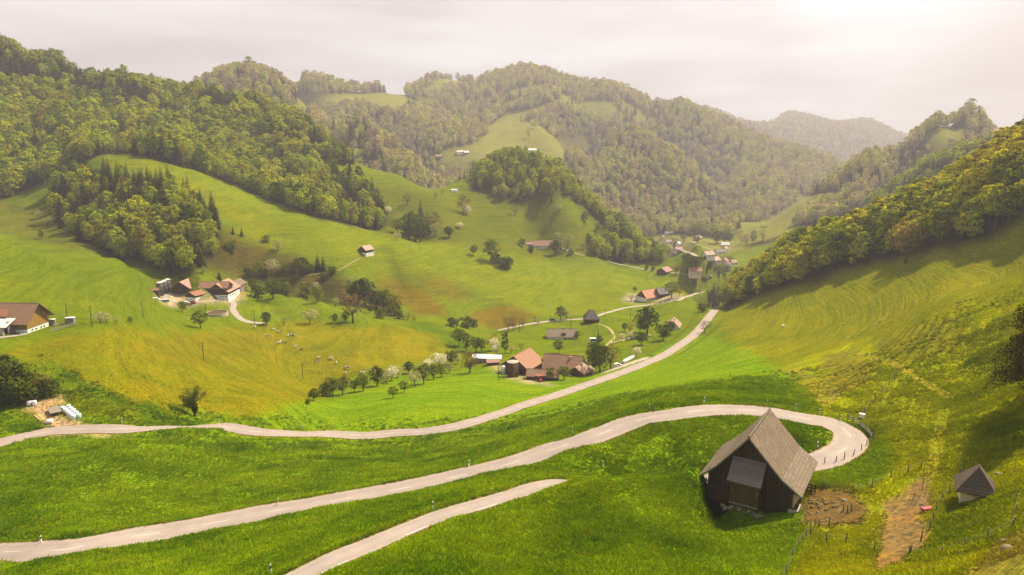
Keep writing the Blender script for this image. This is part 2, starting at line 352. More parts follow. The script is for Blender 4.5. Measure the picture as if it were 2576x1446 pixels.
road('track', 3.0, [(1413,622),(1454,638),(1535,659),(1631,679),(1699,686),(1760,696),(1817,708)], shoulder=3)
road('road', 5.0, [(1668,616),(1702,625),(1736,636),(1770,646),(1800,652),(1850,668)], shoulder=4, step=2)
road('track', 3.0, [(1735,606),(1753,613),(1794,629)], shoulder=3, step=2)
road('drive', 3.8, [(664,814),(622,808),(599,796),(586,778),(588,763),(574,756),(542,754),(498,758),(461,761),(434,761),(414,751),(421,740),(433,734)], shoulder=3)
road('drive', 3.6, [(1636,899),(1612,906),(1571,920),(1530,936),(1510,942)], shoulder=2.5)
road('path', 1.6, [(1505,815),(1525,821),(1540,834),(1544,850),(1534,861),(1519,872)], shoulder=1.5)
road('path', 2.6, [(1530,863),(1560,857),(1600,846),(1640,842)], shoulder=2)
road('path', 1.2, [(912,646),(885,660),(862,674),(846,684)], shoulder=1)
road('path', 1.2, [(822,685),(772,693),(735,698),(701,703)], shoulder=1)
road('drive', 3.0, [(-20,848),(30,846),(75,838)], shoulder=2)
# land colours by district, drawn as outlines on the survey sheet
LAND = np.zeros((NL, NA, 3), np.float32); LAND[:] = (.11,.15,.001)
UG, VG = project(XG, YG, ZG)
def inside(poly, U=None, V=None):
    U = UG if U is None else U; V = VG if V is None else V; r = np.zeros(np.shape(U), bool)
    P = np.array(poly, float); j = len(P)-1
    for i in range(len(P)):
        xi, yi = P[i]; xj, yj = P[j]
        with np.errstate(divide='ignore', invalid='ignore'):
            r ^= ((yi > V) != (yj > V)) & (U < (xj-xi)*(V-yi)/((yj-yi) if yj != yi else 1e-9)+xi)
        j = i
    return r
jit = np.clip(9000/YG, 2.5, 34)
UJ = UG+jit*(fbm(XG, YG, 14, 3, 11)+.9*fbm(XG, YG, 3.2, 3, 12)); VJ = VG+jit*(.7*fbm(XG, YG, 14, 3, 23)+.6*fbm(XG, YG, 3.2, 3, 24))
def paint(col, poly, y0, y1, mixin=1.0):
    m = inside(poly, UJ, VJ) & (YG > y0) & (YG < y1); LAND[m] = LAND[m]*(1-mixin)+np.array(col, np.float32)*mixin
LUSH, YEL, BRI, RIGHT, OLIVE = (.128,.205,.001), (.155,.15,.001), (.135,.168,.001), (.152,.162,.001), (.22,.24,.001)
LAND[(YG[:,0] < 60), :] = LUSH
paint(OLIVE, [(1800,790),(2700,500),(2900,1600),(1900,1600),(2000,1100)], 10, 520)
paint(LUSH, [(-900,1040),(500,1040),(780,1010),(1000,955),(1200,925),(1500,945),(1640,890),(1740,840),(1800,850),(1900,890),(2000,950),(2060,1020),(2190,1060),(2250,1160),(2200,1235),(2060,1235),(2030,1300),(1990,1446),(1960,2400),(-900,2400)], 10, 420)
paint(RIGHT, [(2900,470),(2576,570),(2280,650),(2100,690),(1920,742),(1820,775),(1795,800),(1850,862),(1960,930),(2070,880),(2160,870),(2300,820),(2450,745),(2530,760),(2900,760)], 120, 520)
paint((.21,.235,.002), [(1990,940),(2100,870),(2300,830),(2500,790),(2580,1000),(2580,1150),(2350,1200),(2200,1100),(2060,1040)], 60, 330)
paint((.13,.105,.015), [(2060,900),(2120,880),(2190,910),(2200,950),(2120,990),(2070,960)], 100, 300, .75)
paint((.12,.12,.008), [(2190,860),(2330,800),(2400,780),(2430,850),(2380,900),(2280,915),(2200,890)], 100, 300, .8)
paint((.13,.15,.004), [(2380,880),(2500,800),(2600,800),(2600,980),(2450,950)], 60, 300, .6)
paint((.2,.16,.03), [(2080,1020),(2060,980),(2000,950),(1975,925),(1990,920),(2060,965),(2140,985),(2120,1000)], 90, 300, .8)
paint((.17,.13,.03), [(2400,1446),(2480,1380),(2580,1330),(2700,1330),(2700,1600),(2300,1600)], 10, 90, .75)
paint((.098,.138,.001), [(-900,590),(0,597),(300,648),(520,688),(500,720),(400,748),(340,800),(250,830),(0,845),(-900,860)], 230, 470)
paint((.13,.15,.001), [(-900,690),(0,700),(200,740),(330,765),(330,785),(180,770),(0,735),(-900,720)], 230, 470, .6)
paint(YEL, [(20,900),(60,868),(130,850),(280,828),(500,838),(690,814),(800,812),(900,824),(1000,816),(1080,840),(1135,880),(1120,897),(1060,908),(900,948),(800,990),(760,1016),(640,1040),(520,1046),(330,1012),(200,962),(120,918),(60,905)], 180, 460)
paint((.12,.11,.003), [(370,850),(520,838),(700,840),(720,870),(560,910),(400,900)], 200, 420, .4)
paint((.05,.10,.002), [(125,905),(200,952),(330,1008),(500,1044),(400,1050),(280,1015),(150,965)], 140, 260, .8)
paint((.08,.125,.001), [(1000,812),(1090,808),(1190,850),(1190,880),(1135,880),(1080,840)], 300, 480)
paint(BRI, [(245,388),(330,385),(480,420),(700,512),(960,585),(1100,608),(1360,650),(1600,700),(1800,715),(1790,735),(1690,760),(1500,790),(1330,795),(1200,745),(1000,700),(860,662),(620,622),(545,545),(450,450),(300,430)], 470, 800)
paint((.14,.14,.001), [(300,400),(420,430),(600,520),(780,580),(700,600),(560,560),(430,450)], 470, 700, .5)
paint((.13,.1,.005), [(935,706),(1005,700),(1075,738),(1140,790),(1060,792),(980,748)], 430, 640)
paint((.12,.1,.005), [(1030,690),(1120,690),(1200,740),(1150,755),(1080,735)], 450, 640, .7)
paint((.13,.1,.006), [(1185,795),(1255,765),(1320,778),(1365,803),(1300,815),(1250,826),(1190,812)], 430, 600)
paint((.07,.055,.014), [(520,560),(600,600),(700,628),(850,690),(960,735),(1015,790),(1005,808),(930,775),(860,752),(700,742),(620,702),(540,690),(500,640)], 440, 600, .9)
paint((.085,.085,.012), [(60,520),(200,490),(140,560),(250,640),(60,600),(-100,560),(-100,480)], 440, 640, .7)
paint((.095,.105,.004), [(980,440),(1090,478),(1200,470),(1250,500),(1380,492),(1480,575),(1500,640),(1360,650),(1100,610),(960,590),(900,480)], 600, 1000, .7)
paint((.11,.145,.002), [(780,378),(950,420),(1100,475),(1150,480),(1180,505),(1000,470),(860,432)], 700, 1100, .9)
paint((.24,.15,.055), [(2322,1196),(2352,1212),(2345,1262),(2318,1330),(2290,1400),(2230,1418),(2180,1430),(2196,1350),(2255,1275),(2300,1235)], 40, 130)
paint((.12,.08,.03), [(2040,1238),(2120,1240),(2190,1262),(2215,1290),(2160,1322),(2110,1330),(2010,1330),(2020,1270)], 50, 130)
paint((.36,.26,.16), [(62,1020),(100,1009),(150,1008),(172,1036),(208,1048),(250,1066),(330,1073),(210,1082),(128,1086),(122,1064),(92,1043)], 120, 190)
paint((.4,.32,.24), [(405,752),(412,740),(438,728),(470,742),(530,748),(600,735),(618,738),(606,752),(588,764),(560,757),(500,764),(460,768),(420,764)], 380, 520)
paint((.38,.32,.26), [(1567,746),(1590,738),(1612,742),(1615,752),(1600,764),(1572,756)], 480, 660)
paint((.38,.3,.22), [(1650,752),(1680,742),(1725,743),(1712,752),(1680,758),(1650,762)], 480, 660)
paint((.42,.31,.2), [(1285,938),(1330,952),(1372,962),(1360,972),(1318,966)], 280, 350)
paint((.35,.27,.15), [(1238,920),(1260,918),(1270,936),(1250,940)], 280, 360)
# far pastures and forest floor
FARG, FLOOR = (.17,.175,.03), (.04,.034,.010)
CLEAR = [[(735,300),(745,243),(850,236),(1010,232),(1050,258),(1000,285),(900,264),(830,268),(760,292)],
 [(1085,395),(1130,373),(1190,362),(1232,340),(1240,308),(1275,284),(1330,275),(1390,260),(1420,240),(1448,240),(1432,264),(1380,276),(1330,292),(1300,320),(1312,345),(1400,350),(1480,345),(1500,372),(1462,388),(1420,402),(1445,430),(1350,440),(1200,440),(1100,435)],
 [(1432,262),(1500,262),(1505,282),(1440,287)],
 [(1835,605),(1860,572),(1940,548),(2010,500),(2075,498),(2062,530),(2000,566),(1960,592),(1880,616)],
 [(1600,600),(1660,592),(1700,590),(1790,596),(1840,606),(1880,620),(1900,640),(1860,720),(1600,720)],
 [(2316,366),(2350,330),(2385,322),(2425,322),(2462,345),(2400,376),(2370,398),(2330,375)],
 [(1060,222),(1150,203),(1165,210),(1100,238),(1050,240)]]
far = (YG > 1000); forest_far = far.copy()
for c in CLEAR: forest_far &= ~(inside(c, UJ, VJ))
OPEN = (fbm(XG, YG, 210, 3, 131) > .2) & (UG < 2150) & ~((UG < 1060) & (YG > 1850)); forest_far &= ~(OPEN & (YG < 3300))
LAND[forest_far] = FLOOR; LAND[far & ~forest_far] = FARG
WOODS = dict(
 left=([(-400,60),(-400,545),(0,505),(150,447),(245,390),(330,388),(480,425),(600,470),(700,515),(830,555),(955,584),(975,555),(960,520),(905,470),(850,445),(800,420),(765,387),(840,405),(885,425),(890,398),(760,322),(640,265),(430,235),(150,165),(0,118)], 560, 1180),
 knoll_left=([(130,490),(190,445),(300,462),(420,470),(480,520),(545,560),(552,600),(545,650),(480,690),(400,680),(300,655),(200,605),(140,560)], 445, 640),
 knoll=([(1196,478),(1190,440),(1250,388),(1290,376),(1340,392),(1400,430),(1450,466),(1500,510),(1560,560),(1615,600),(1672,640),(1668,662),(1600,664),(1545,660),(1500,644),(1474,618),(1530,592),(1500,550),(1440,500),(1400,478),(1385,497),(1300,512)], 690, 1020),
 right=([(3000,440),(2700,535),(2576,574),(2450,612),(2280,645),(2100,690),(1920,741),(1830,775),(1796,756),(1800,700),(1900,640),(2576,360),(3000,200)], 325, 640),
 back=([(2180,470),(2300,400),(2545,310),(3000,250),(3000,700),(2180,600)], 690, 1080),
 hump=([(860,330),(900,290),(1000,330),(1060,390),(1110,445),(1180,470),(1200,430),(1190,480),(1100,470),(1000,430),(900,400)], 950, 1000))
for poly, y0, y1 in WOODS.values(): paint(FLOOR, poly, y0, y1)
for ax in (0, 1):                        # fields run into each other without a hard line
    LAND = sum(np.roll(LAND, q, ax)*w_ for q, w_ in ((-3,.1),(-2,.15),(-1,.2),(0,.1),(1,.2),(2,.15),(3,.1)))
# trodden cattle terraces on the steep banks
def soft(m, n=9):
    m = m.astype(float); kk = np.hanning(n+2)[1:-1]; kk /= kk.sum()
    for ax in (0, 1): m = sum(np.roll(m, q-n//2, ax)*kk[q] for q in range(n))
    return m
for poly, y0, y1, lam, a_ in (([(2050,900),(2110,870),(2200,905),(2215,955),(2120,1000),(2060,965)],90,330,1.7,.24),([(2180,870),(2320,795),(2440,770),(2520,860),(2400,930),(2260,930)],80,330,1.9,.27),([(1950,900),(2600,760),(2700,1250),(2250,1200),(2080,1050)],60,330,1.5,.08),([(540,570),(640,600),(780,640),(850,690),(700,700),(560,640)],430,620,2.6,.32),([(850,690),(960,735),(1000,790),(860,750)],430,600,2.2,.25)):
    m = soft(inside(poly, UJ, VJ) & (YG > y0) & (YG < y1), 15); w_ = ZG+.5*fbm(XG, YG, 9, 2, 19); ZG = ZG+m*a_*(1+1.2*fbm(XG, YG, 12, 2, 29))*np.sin(2*math.pi*w_/lam)
# carve the roads
bestd = np.full((NL, NA), 1e9); bestz = np.zeros((NL, NA)); bw = np.zeros((NL, NA)); bs = np.ones((NL, NA)); near_road = np.zeros((NL,NA))
da, dl = AG[1]-AG[0], LG[1]-LG[0]
for rd in ROADS:
    D = rd['w']/2+rd['sh']+1
    for x, y, z in rd['P']:
        if y < 14: continue
        i0, i1 = int((math.log(max(y-D, 12.1))-LG[0])/dl), int((math.log(y+D)-LG[0])/dl)+2
        j0 = max(0, int(((x-D)/(y-D if x < D else y+D)-AG[0])/da)-1); j1 = min(NA, int(((x+D)/(y-D if x > -D else y+D)-AG[0])/da)+2)
        if j1 <= j0: continue
        X = XG[i0:i1, j0:j1]; Y = YG[i0:i1, j0:j1]; d = np.hypot(X-x, Y-y)-rd['w']/2
        m = d < bestd[i0:i1, j0:j1]
        bestd[i0:i1, j0:j1][m] = d[m]; bestz[i0:i1, j0:j1][m] = z; bs[i0:i1, j0:j1][m] = rd['sh']
t = np.clip((bestd-.35)/bs, 0, 1); t = t*t*(3-2*t); keep = t
ZG = np.where(bestd < bs+.35, (bestz-.10)*(1-t)+ZG*t, ZG)
verge = np.clip(1-np.abs(bestd-.1)/.45, 0, 1)*(.75+.6*fbm(XG,YG,1.5,2,77)); verge = np.clip(verge,0,1)[...,None]
LAND = LAND*(1-verge)+np.array((.17,.115,.045), np.float32)*verge
# dirt trails on the right slope
for w, uv, col in ((.9, [(1968,930),(2000,958),(2050,985),(2072,1022)], (.28,.18,.05)), (1.0, [(2140,880),(2215,905),(2290,940),(2350,975),(2402,1002)], (.27,.18,.05)),
                   (1.2, [(2338,1200),(2352,1150),(2362,1090),(2375,1030)], (.2,.14,.04)), (.8, [(2200,1040),(2235,990),(2260,950)], (.2,.15,.05)), (.8, [(1700,890),(1725,876),(1745,872)], (.3,.18,.06)),(.7,[(900,905),(950,870),(930,845),(905,825)],(.15,.13,.006))):
    for x, y, z in spline([survey(*q) for q in uv], .7):
        m = np.hypot(XG-x, YG-y)
        i0, i1 = int((math.log(y-4)-LG[0])/dl), int((math.log(y+4)-LG[0])/dl)+2
        mm = np.clip(1.3-m[i0:i1]/w, 0, 1)[...,None]*(.10 if col[0] < .24 else .2); LAND[i0:i1] = LAND[i0:i1]*(1-mm)+np.array(col)*mm
# earth ramp up to the threshing door of the near barn
BX, BY, BR = 33.05, 90.0, R(-32.54)
lx = (XG-BX)*math.cos(BR)+(YG-BY)*math.sin(BR); ly = -(XG-BX)*math.sin(BR)+(YG-BY)*math.cos(BR)
near = (YG > 70) & (YG < 115)
ramp = np.exp(-((lx+.1)/2.4)**4)*np.clip(1+(ly+.5)/6.5, 0, 1)*(ly < .9)
ZG = np.where(near & (ly < 4), np.maximum(ZG, ZG*(1-ramp)+(-49.9)*ramp), ZG)
# ---------------------------------------------------------------- ground mesh
idx = np.arange(NL*NA).reshape(NL, NA)
faces = np.stack([idx[:-1,:-1], idx[:-1,1:], idx[1:,1:], idx[1:,:-1]], -1).reshape(-1, 4)
me = np_mesh('ground', np.stack([XG, YG, ZG], -1).reshape(-1, 3), faces, True)
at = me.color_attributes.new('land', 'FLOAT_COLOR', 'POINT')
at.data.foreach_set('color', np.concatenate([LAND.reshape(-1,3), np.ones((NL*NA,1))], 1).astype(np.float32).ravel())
k = N('meadow'); pos = k.n('NewGeometry').outputs['Position']; land = k.n('Attribute', attribute_name='land').outputs['Color']
tuft = k.noise(k.mapping(pos, (1.1,.8,1)), 1.0, 5, .7); clump = k.noise(pos, .2, 5, .65); patch = k.noise(k.mapping(pos,(.025,.04,.15)), 1.0, 5, .65)
contour = k.noise(k.mapping(pos, (.03,.03,1.3)), 1.0, 5, .65); mow = k.noise(k.mapping(pos, (.012,.16,.3), (0,0,.35)), 1.0, 4, .6)
c = k.mix(k.ramp(tuft, [(.3, 0), (.7, 1)]), k.mix(1., land, (.45,.52,.65), 'MULTIPLY'), k.mix(1., land, (1.45,1.35,1.0), 'MULTIPLY'))
c = k.mix(k.math('MULTIPLY', k.ramp(clump, [(.42, 0), (.64, 1)]), .6), c, k.mix(1., c, (1.4,1.05,.6), 'MULTIPLY'))
c = k.mix(k.math('MULTIPLY', k.ramp(patch, [(.4, 0), (.62, 1)]), .6), c, k.mix(1., c, (.6,.8,.9), 'MULTIPLY'))
c = k.mix(k.math('MULTIPLY', k.ramp(contour, [(.46, 0), (.58, 1)]), .5), c, k.mix(1., c, (.6,.62,.9), 'MULTIPLY'))
c = k.mix(k.math('MULTIPLY', k.ramp(mow, [(.45, 0), (.62, 1)]), .4), c, k.mix(1., c, (1.3,1.15,.8), 'MULTIPLY'))
hgt = k.math('ADD', k.math('MULTIPLY', tuft, .45), k.math('MULTIPLY', clump, 1.3)); hgt = k.math('ADD', hgt, k.math('MULTIPLY', contour, 1.6))
M['meadow'] = k.done(k.bsdf(c, 1.0, .0, k.bump(hgt, .9, .8)))
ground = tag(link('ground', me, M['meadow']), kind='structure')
# ---------------------------------------------------------------- road surfaces
def ribbon(P, w, lift=0.0, edge=0.0, seed=0):
    T = np.gradient(P[:,:2], axis=0); T /= np.linalg.norm(T, axis=1)[:,None]+1e-9; Nn = np.stack([-T[:,1], T[:,0]], 1)
    s = np.arange(len(P))*1.0; cols = []
    for k_, f in enumerate((-1, -.5, 0, .5, 1)):
        ww = w/2*f + (edge*f*(fbm(s, s*0+seed+k_*9, 5, 3, 3+seed)) if abs(f) == 1 else 0)
        q = P[:,:2]+Nn*np.reshape(ww*np.ones(len(P)), (-1,1)); cols.append(np.c_[q, P[:,2]+lift+.04*(1-f*f)])
    V = np.stack(cols, 1); n = len(P); ii = np.arange(n*5).reshape(n, 5)
    F = np.stack([ii[:-1,:-1], ii[1:,:-1], ii[1:,1:], ii[:-1,1:]], -1).reshape(-1, 4)[:, ::-1]
    return V.reshape(-1, 3), F
def m_road(name, col, var):
    k = N(name); pos = k.n('NewGeometry').outputs['Position']; ac = k.math('ABSOLUTE', k.n('Attribute', attribute_name='across').outputs['Fac'])
    a = k.noise(pos, .25, 4, .65); b = k.noise(pos, 9, 3); d = k.ramp(k.noise(k.mapping(pos,(1,.3,1)), .6, 4), [(.5, 0), (.7, 1)])
    c = k.mix(a, tuple(x*(1-var) for x in col), tuple(x*(1+var) for x in col)); c = k.mix(k.math('MULTIPLY', b, .3), c, tuple(x*.6 for x in col))
    c = k.mix(k.math('MULTIPLY', d, .3), c, tuple(x*.72 for x in col))
    wob = k.math('ADD', ac, k.math('MULTIPLY', k.math('SUBTRACT', k.noise(pos, .9, 3), .5), .22))
    c = k.mix(k.math('MULTIPLY', k.ramp(wob, [(.22,0),(.42,1),(.58,1),(.78,0)]), .3), c, k.mix(1., c, (.7,.7,.72), 'MULTIPLY'))
    c = k.mix(k.ramp(k.math('ADD', ac, k.math('MULTIPLY', k.math('SUBTRACT', k.noise(pos, 1.6, 4), .5), .5)), [(.9,0),(1.02,1)]), c, k.mix(1., c, (.8,.62,.36), 'MULTIPLY'))
    return k.done(k.bsdf(c, .75, .35))
M['asphalt'] = m_road('pale asphalt', (.29,.23,.195), .26); M['gravel'] = m_road('pale gravel', (.33,.275,.22), .15); M['earth'] = m_road('earth path', (.3,.25,.1), .2)
M['paint'] = m_plain('road paint', (.5,.455,.41), .6, .12, 8)
NAMES = {'upper': ('road', 'asphalt'), 'lower': ('road', 'asphalt'), 'road': ('road', 'asphalt'), 'track': ('farm_track', 'gravel'), 'drive': ('driveway', 'gravel'), 'path': ('path', 'earth')}
for n_, rd in enumerate(ROADS):
    nm, mt = NAMES[rd['name']]; V, F = ribbon(rd['P'], rd['w'], 0, .5 if mt != 'asphalt' else .35, n_)
    rm = np_mesh(nm, V, F, True); ra = rm.attributes.new('across', 'FLOAT', 'POINT'); ra.data.foreach_set('value', np.tile(np.array([-1,-.5,0,.5,1], np.float32), len(V)//5)); tag(link(nm, rm, M[mt]), kind='structure')
def dashes(P, s0, s1, dash, gap, off, wd):
    seg = np.r_[0, np.cumsum(np.linalg.norm(np.diff(P[:,:2], axis=0), axis=1))]; T = np.gradient(P[:,:2], axis=0); T /= np.linalg.norm(T, axis=1)[:,None]
    mb = MB(); s = s0
    while s+dash < min(s1, seg[-1]):
        q = []
        for t_ in np.linspace(s, s+dash, 5):
            p = np.array([np.interp(t_, seg, P[:,c]) for c in range(3)]); tt = np.array([np.interp(t_, seg, T[:,c]) for c in range(2)]); nn = np.array([-tt[1], tt[0]])
            for sgn in (-1, 1): q.append((*(p[:2]+nn*(off+sgn*wd/2)), p[2]+.052))
        mb.add(q, [(2*i, 2*i+1, 2*i+3, 2*i+2) for i in range(4)]); s += dash+gap
    return mb
tag(dashes(up, 6, 400, 3.6, 6.5, 0, .12).build('road_marking', M['paint']), kind='structure')
tag(dashes(low, 4, 232, 3.8, 6.0, 0, .13).build('road_marking', M['paint']), kind='structure')
tag(dashes(arm, 8, 120, 3.6, 9.0, 1.25, .14).build('road_marking', M['paint']), kind='structure')
# ---------------------------------------------------------------- trees
def leaf_mesh(name, cen, nor, size, tone, mat):
    """Many leaf-clump faces: a kinked rhomb per clump, facing roughly along nor."""
    n = len(cen); nor = nor/(np.linalg.norm(nor, axis=1)[:,None]+1e-9)
    r = rng.normal(size=(n, 3)); t = np.cross(nor, r); t /= np.linalg.norm(t, axis=1)[:,None]+1e-9; b = np.cross(nor, t)
    s = np.reshape(size, (-1,1))*np.ones((n,1)); k = rng.uniform(.6, 1.25, (n, 4, 1))
    V = np.stack([cen+t*s*k[:,0]-nor*s*.2, cen+b*s*k[:,1]*.7+nor*s*.12, cen-t*s*k[:,2]-nor*s*.2, cen-b*s*k[:,3]*.7+nor*s*.12], 1).reshape(-1, 3)
    me = np_mesh(name, V, np.arange(4*n).reshape(n, 4)); a = me.attributes.new('tone', 'FLOAT', 'POINT')
    a.data.foreach_set('value', np.repeat(tone, 4).astype(np.float32)); me.materials.append(mat); return me
def sphere_pts(n):
    v = rng.normal(size=(n, 3)); return v/np.linalg.norm(v, axis=1)[:,None]
def crown_broad(mat, rx=.27, z0=.18, blobs=16, per=75, top=1.0, size=.033, open_=.0, flat=1.0, round_=.6, seed=0):
    """Unit-height crown: overlapping boughs, each a shell of leaf clumps."""
    cs, ns, ts, ss = [], [], [], []
    zc, hz = (z0+top)/2, (top-z0)/2
    for i in range(blobs):
        f = (i+.5)/blobs; zz = -1+2*f+rng.uniform(-.1,.1); prof = max(.12, (1-abs(zz*.92)**2.2))**round_
        th = i*2.4+rng.uniform(-.5,.5); rad = rx*prof*rng.uniform(.45,.8)*(1+open_)
        c = np.array([math.cos(th)*rad, math.sin(th)*rad, zc+zz*hz*.82]); br = rx*rng.uniform(.34,.66)*(prof*.6+.4)*(16/max(blobs,14))**.4
        d = sphere_pts(per); d[:,2] = np.where(d[:,2] < -.45, -d[:,2], d[:,2]); q = c+d*br*np.array([1,1,.82*flat])*rng.uniform(.72,1.05,(per,1))
        cs.append(q); ns.append(d+rng.normal(0,.5,(per,3))+np.array([0,0,.25])); ts.append(np.clip(.5+rng.normal(0,.25,per)+rng.normal(0,.22),0,1)); ss.append(np.full(per, size)*rng.uniform(.7,1.3,per))
    return leaf_mesh('crown', np.concatenate(cs), np.concatenate(ns), np.concatenate(ss), np.concatenate(ts), mat)
def crown_conifer(mat, rx=.16, z0=.06, tiers=17, seed=0):
    cs, ns, ts, ss = [], [], [], []
    for i in range(tiers):
        f = i/(tiers-1); z = z0+(1-z0)*f**.92; r = rx*(1-f)**.8+.012; m = max(6, int(40*(1-f)**.9)); th0 = rng.uniform(0,6)
        for j in range(m):
            th = th0+j*6.283/m+rng.uniform(-.2,.2); L = r*rng.uniform(.7,1.15)
            for q in (.35,.68,1.0):
                cs.append((math.cos(th)*L*q, math.sin(th)*L*q, z-.55*L*q*q+rng.uniform(-.008,.008))); ns.append((math.cos(th)*.5+rng.normal(0,.3), math.sin(th)*.5+rng.normal(0,.3), .8)); ts.append(rng.uniform(.25,.9)); ss.append(.016+.022*(1-f))
    return leaf_mesh('crown', np.array(cs), np.array(ns), np.array(ss), np.array(ts), mat)
def trunk_mesh(h=.45, r=.016, limbs=5, reach=.2, seed=0):
    mb = MB(); lean = rng.uniform(-.015,.015,2)
    mb.tube([(0,0,-.05),(lean[0],lean[1],h*.5),(lean[0]*1.5,lean[1]*2,h),(lean[0]*2,lean[1]*2,h*1.5)], [r*1.5,r,r*.75,r*.3], 6)
    for i in range(limbs):
        th = i*2.4+rng.uniform(-.4,.4); z = h*rng.uniform(.7,1.1); L = reach*rng.uniform(.7,1.2)
        mb.tube([(lean[0],lean[1],z),(math.cos(th)*L*.5,math.sin(th)*L*.5,z+L*.55),(math.cos(th)*L,math.sin(th)*L,z+L*.95)], [r*.5,r*.35,r*.12], 4)
    me = mb.mesh('trunk', True); me.materials.append(M['bark']); return me
CR = dict(
 beech=[crown_broad(M['beech'], rx=.22+.045*i, z0=.10, blobs=21+i, per=50, size=.029, round_=.5+.15*i) for i in range(5)],
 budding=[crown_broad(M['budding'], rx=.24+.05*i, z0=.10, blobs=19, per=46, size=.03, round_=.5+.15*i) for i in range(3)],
 edge=[crown_broad(M['wood_edge'], rx=.21+.035*i, z0=.05+.06*i, blobs=26, per=84, size=.023, round_=.5+.12*i) for i in range(5)],
 spruce=[crown_conifer(M['needles'], .17+.02*i) for i in range(3)],
 orchard=[crown_broad(M['orchard'], rx=.44, z0=.28, blobs=13, per=70, size=.04, round_=.45) for i in range(3)],
 lime=[crown_broad(M['lime'], rx=.38, z0=.15, blobs=12, per=75, size=.038) for i in range(2)],
 dark=[crown_broad(M['dark_leaf'], rx=.42, z0=.2, blobs=14, per=80, size=.038) for i in range(2)],
 blossom=[crown_broad(M['blossom'], rx=.46, z0=.25, blobs=15, per=60, size=.035, open_=.15, round_=.5) for i in range(2)],
 half=[crown_broad(M['half_blossom'], rx=.45, z0=.25, blobs=13, per=60, size=.035, open_=.1, round_=.5) for i in range(2)],
 russet=[crown_broad(M['russet'], rx=.38, z0=.2, blobs=14, per=45, size=.026, open_=.15) for i in range(2)],
 bush=[crown_broad(M['orchard'], rx=.62, z0=.0, blobs=12, per=80, size=.06, round_=.4) for i in range(2)],
 poplar=[crown_broad(M['orchard'], rx=.2, z0=.08, blobs=15, per=60, size=.028, round_=.4)],
)
TR = dict(wood=[trunk_mesh(.45,.014,4,.15) for _ in range(2)], fruit=[trunk_mesh(.32,.03,6,.3) for _ in range(3)], tall=[trunk_mesh(.5,.013,4,.12)], bush=[trunk_mesh(.2,.03,5,.3)])
CRESTS = np.maximum.accumulate(ZG/YG, axis=0)
def crest(x, y):
    c = np.clip((x/y-AG[0])/da, 0, NA-1).astype(int); r = np.clip((np.log(y)-LG[0])/dl-1, 0, NL-1).astype(int); return CRESTS[r, c]
PROTO = {}
def tree(name, crown, trunk, h, x, y, label, group=None, cat='tree', wide=1.0, lean=0, sink=.0):
    """A tree standing at x, y: an Empty at its foot, crown and trunk below it (copies share meshes)."""
    e = empty(name, (x, y, float(height(x, y))-sink), rng.uniform(0, 6.28), label, cat, group); e.scale = (h*wide, h*wide, h)
    if lean: e.rotation_euler[0] = lean
    for nm, me in (('crown', crown), ('trunk', trunk)):
        if me is None: continue
        if me.name not in PROTO: PROTO[me.name] = o = bpy.data.objects.new(nm, me)
        else: o = PROTO[me.name].copy()
        o.name = nm; C.objects.link(o); o.parent = e
    return e
def pick(l): return l[int(rng.integers(len(l)))]
# --- the woods: jittered plots in every stand, kept where the stand can be seen over the crests before it
spots = []
y = 320.0
while y < 6800:
    s = 6.4 if y < 620 else 7.3 if y < 1100 else 11.0 if y < 2000 else 13.5 if y < 3200 else 24
    band = min(y*.12, 200); xs = np.arange(-.95*y, .95*y, s); ys = np.arange(y, y+band, s)
    X, Y = np.meshgrid(xs, ys); X = (X+rng.uniform(-.45,.45,X.shape)*s).ravel(); Y = (Y+rng.uniform(-.45,.45,Y.shape)*s).ravel()
    Z = height(X, Y); U, V = project(X, Y, Z); W_ = np.zeros(len(X), int)
    for wi, (poly, y0, y1) in enumerate(WOODS.values()): W_[inside(poly, U, V) & (Y > y0) & (Y < y1)] = wi+1
    m = (Y > 1040) & (W_ == 0)
    for c in CLEAR: m &= ~inside(c, U, V)
    m &= (fbm(X, Y, 210, 3, 131) < .215) | (U > 2150) | ((U < 1060) & (Y > 1850)) | (Y > 3300) | (rng.uniform(size=len(X)) < .06)
    W_[m] = 9
    ok = (W_ > 0) & ((Z+34)/Y > crest(X, Y)) & (U > -260) & (U < 2840)
    hs = (rng.uniform(12, 24, len(X))+7*fbm(X, Y, 40, 2, 17)+np.where(rng.uniform(size=len(X)) < .12, 5, 0))*(1.0 if s < 9 else s/9.5 if s < 15 else 1.5)
    spots.append(np.stack([X, Y, Z, U, V, W_, hs], 1)[ok]); y += band
spots = np.concatenate(spots)
den = fbm(spots[:,0], spots[:,1], 60, 3, 91)
W_ = spots[:,5].astype(int); names = ['']+list(WOODS)+['','','far']
con = rng.uniform(size=len(spots)) < np.clip(.3+1.7*den, .04, .85)
con = np.where(W_ == 4, (rng.uniform(size=len(spots)) < .03), con)
con = np.where(W_ == 2, rng.uniform(size=len(spots)) < np.where(spots[:,1] > 510, .7, .15), con)
con = np.where(W_ == 9, rng.uniform(size=len(spots)) < np.clip(.1+.9*den, .02, .4), con)
con = np.where(W_ == 3, rng.uniform(size=len(spots)) < .15, con)
keep = np.where(W_ == 9, rng.uniform(size=len(spots)) < .93, True)
spots, con, W_ = spots[keep], con[keep], W_[keep]
spots[:,6] *= np.where(W_ == 4, np.where(spots[:,1] > 430, .8, .95), 1)*np.where(W_ == 3, .75, 1)*np.where((W_ == 2), .85, 1)
print('forest trees', len(spots), {n: int((W_ == i).sum()) for i, n in enumerate(names)})
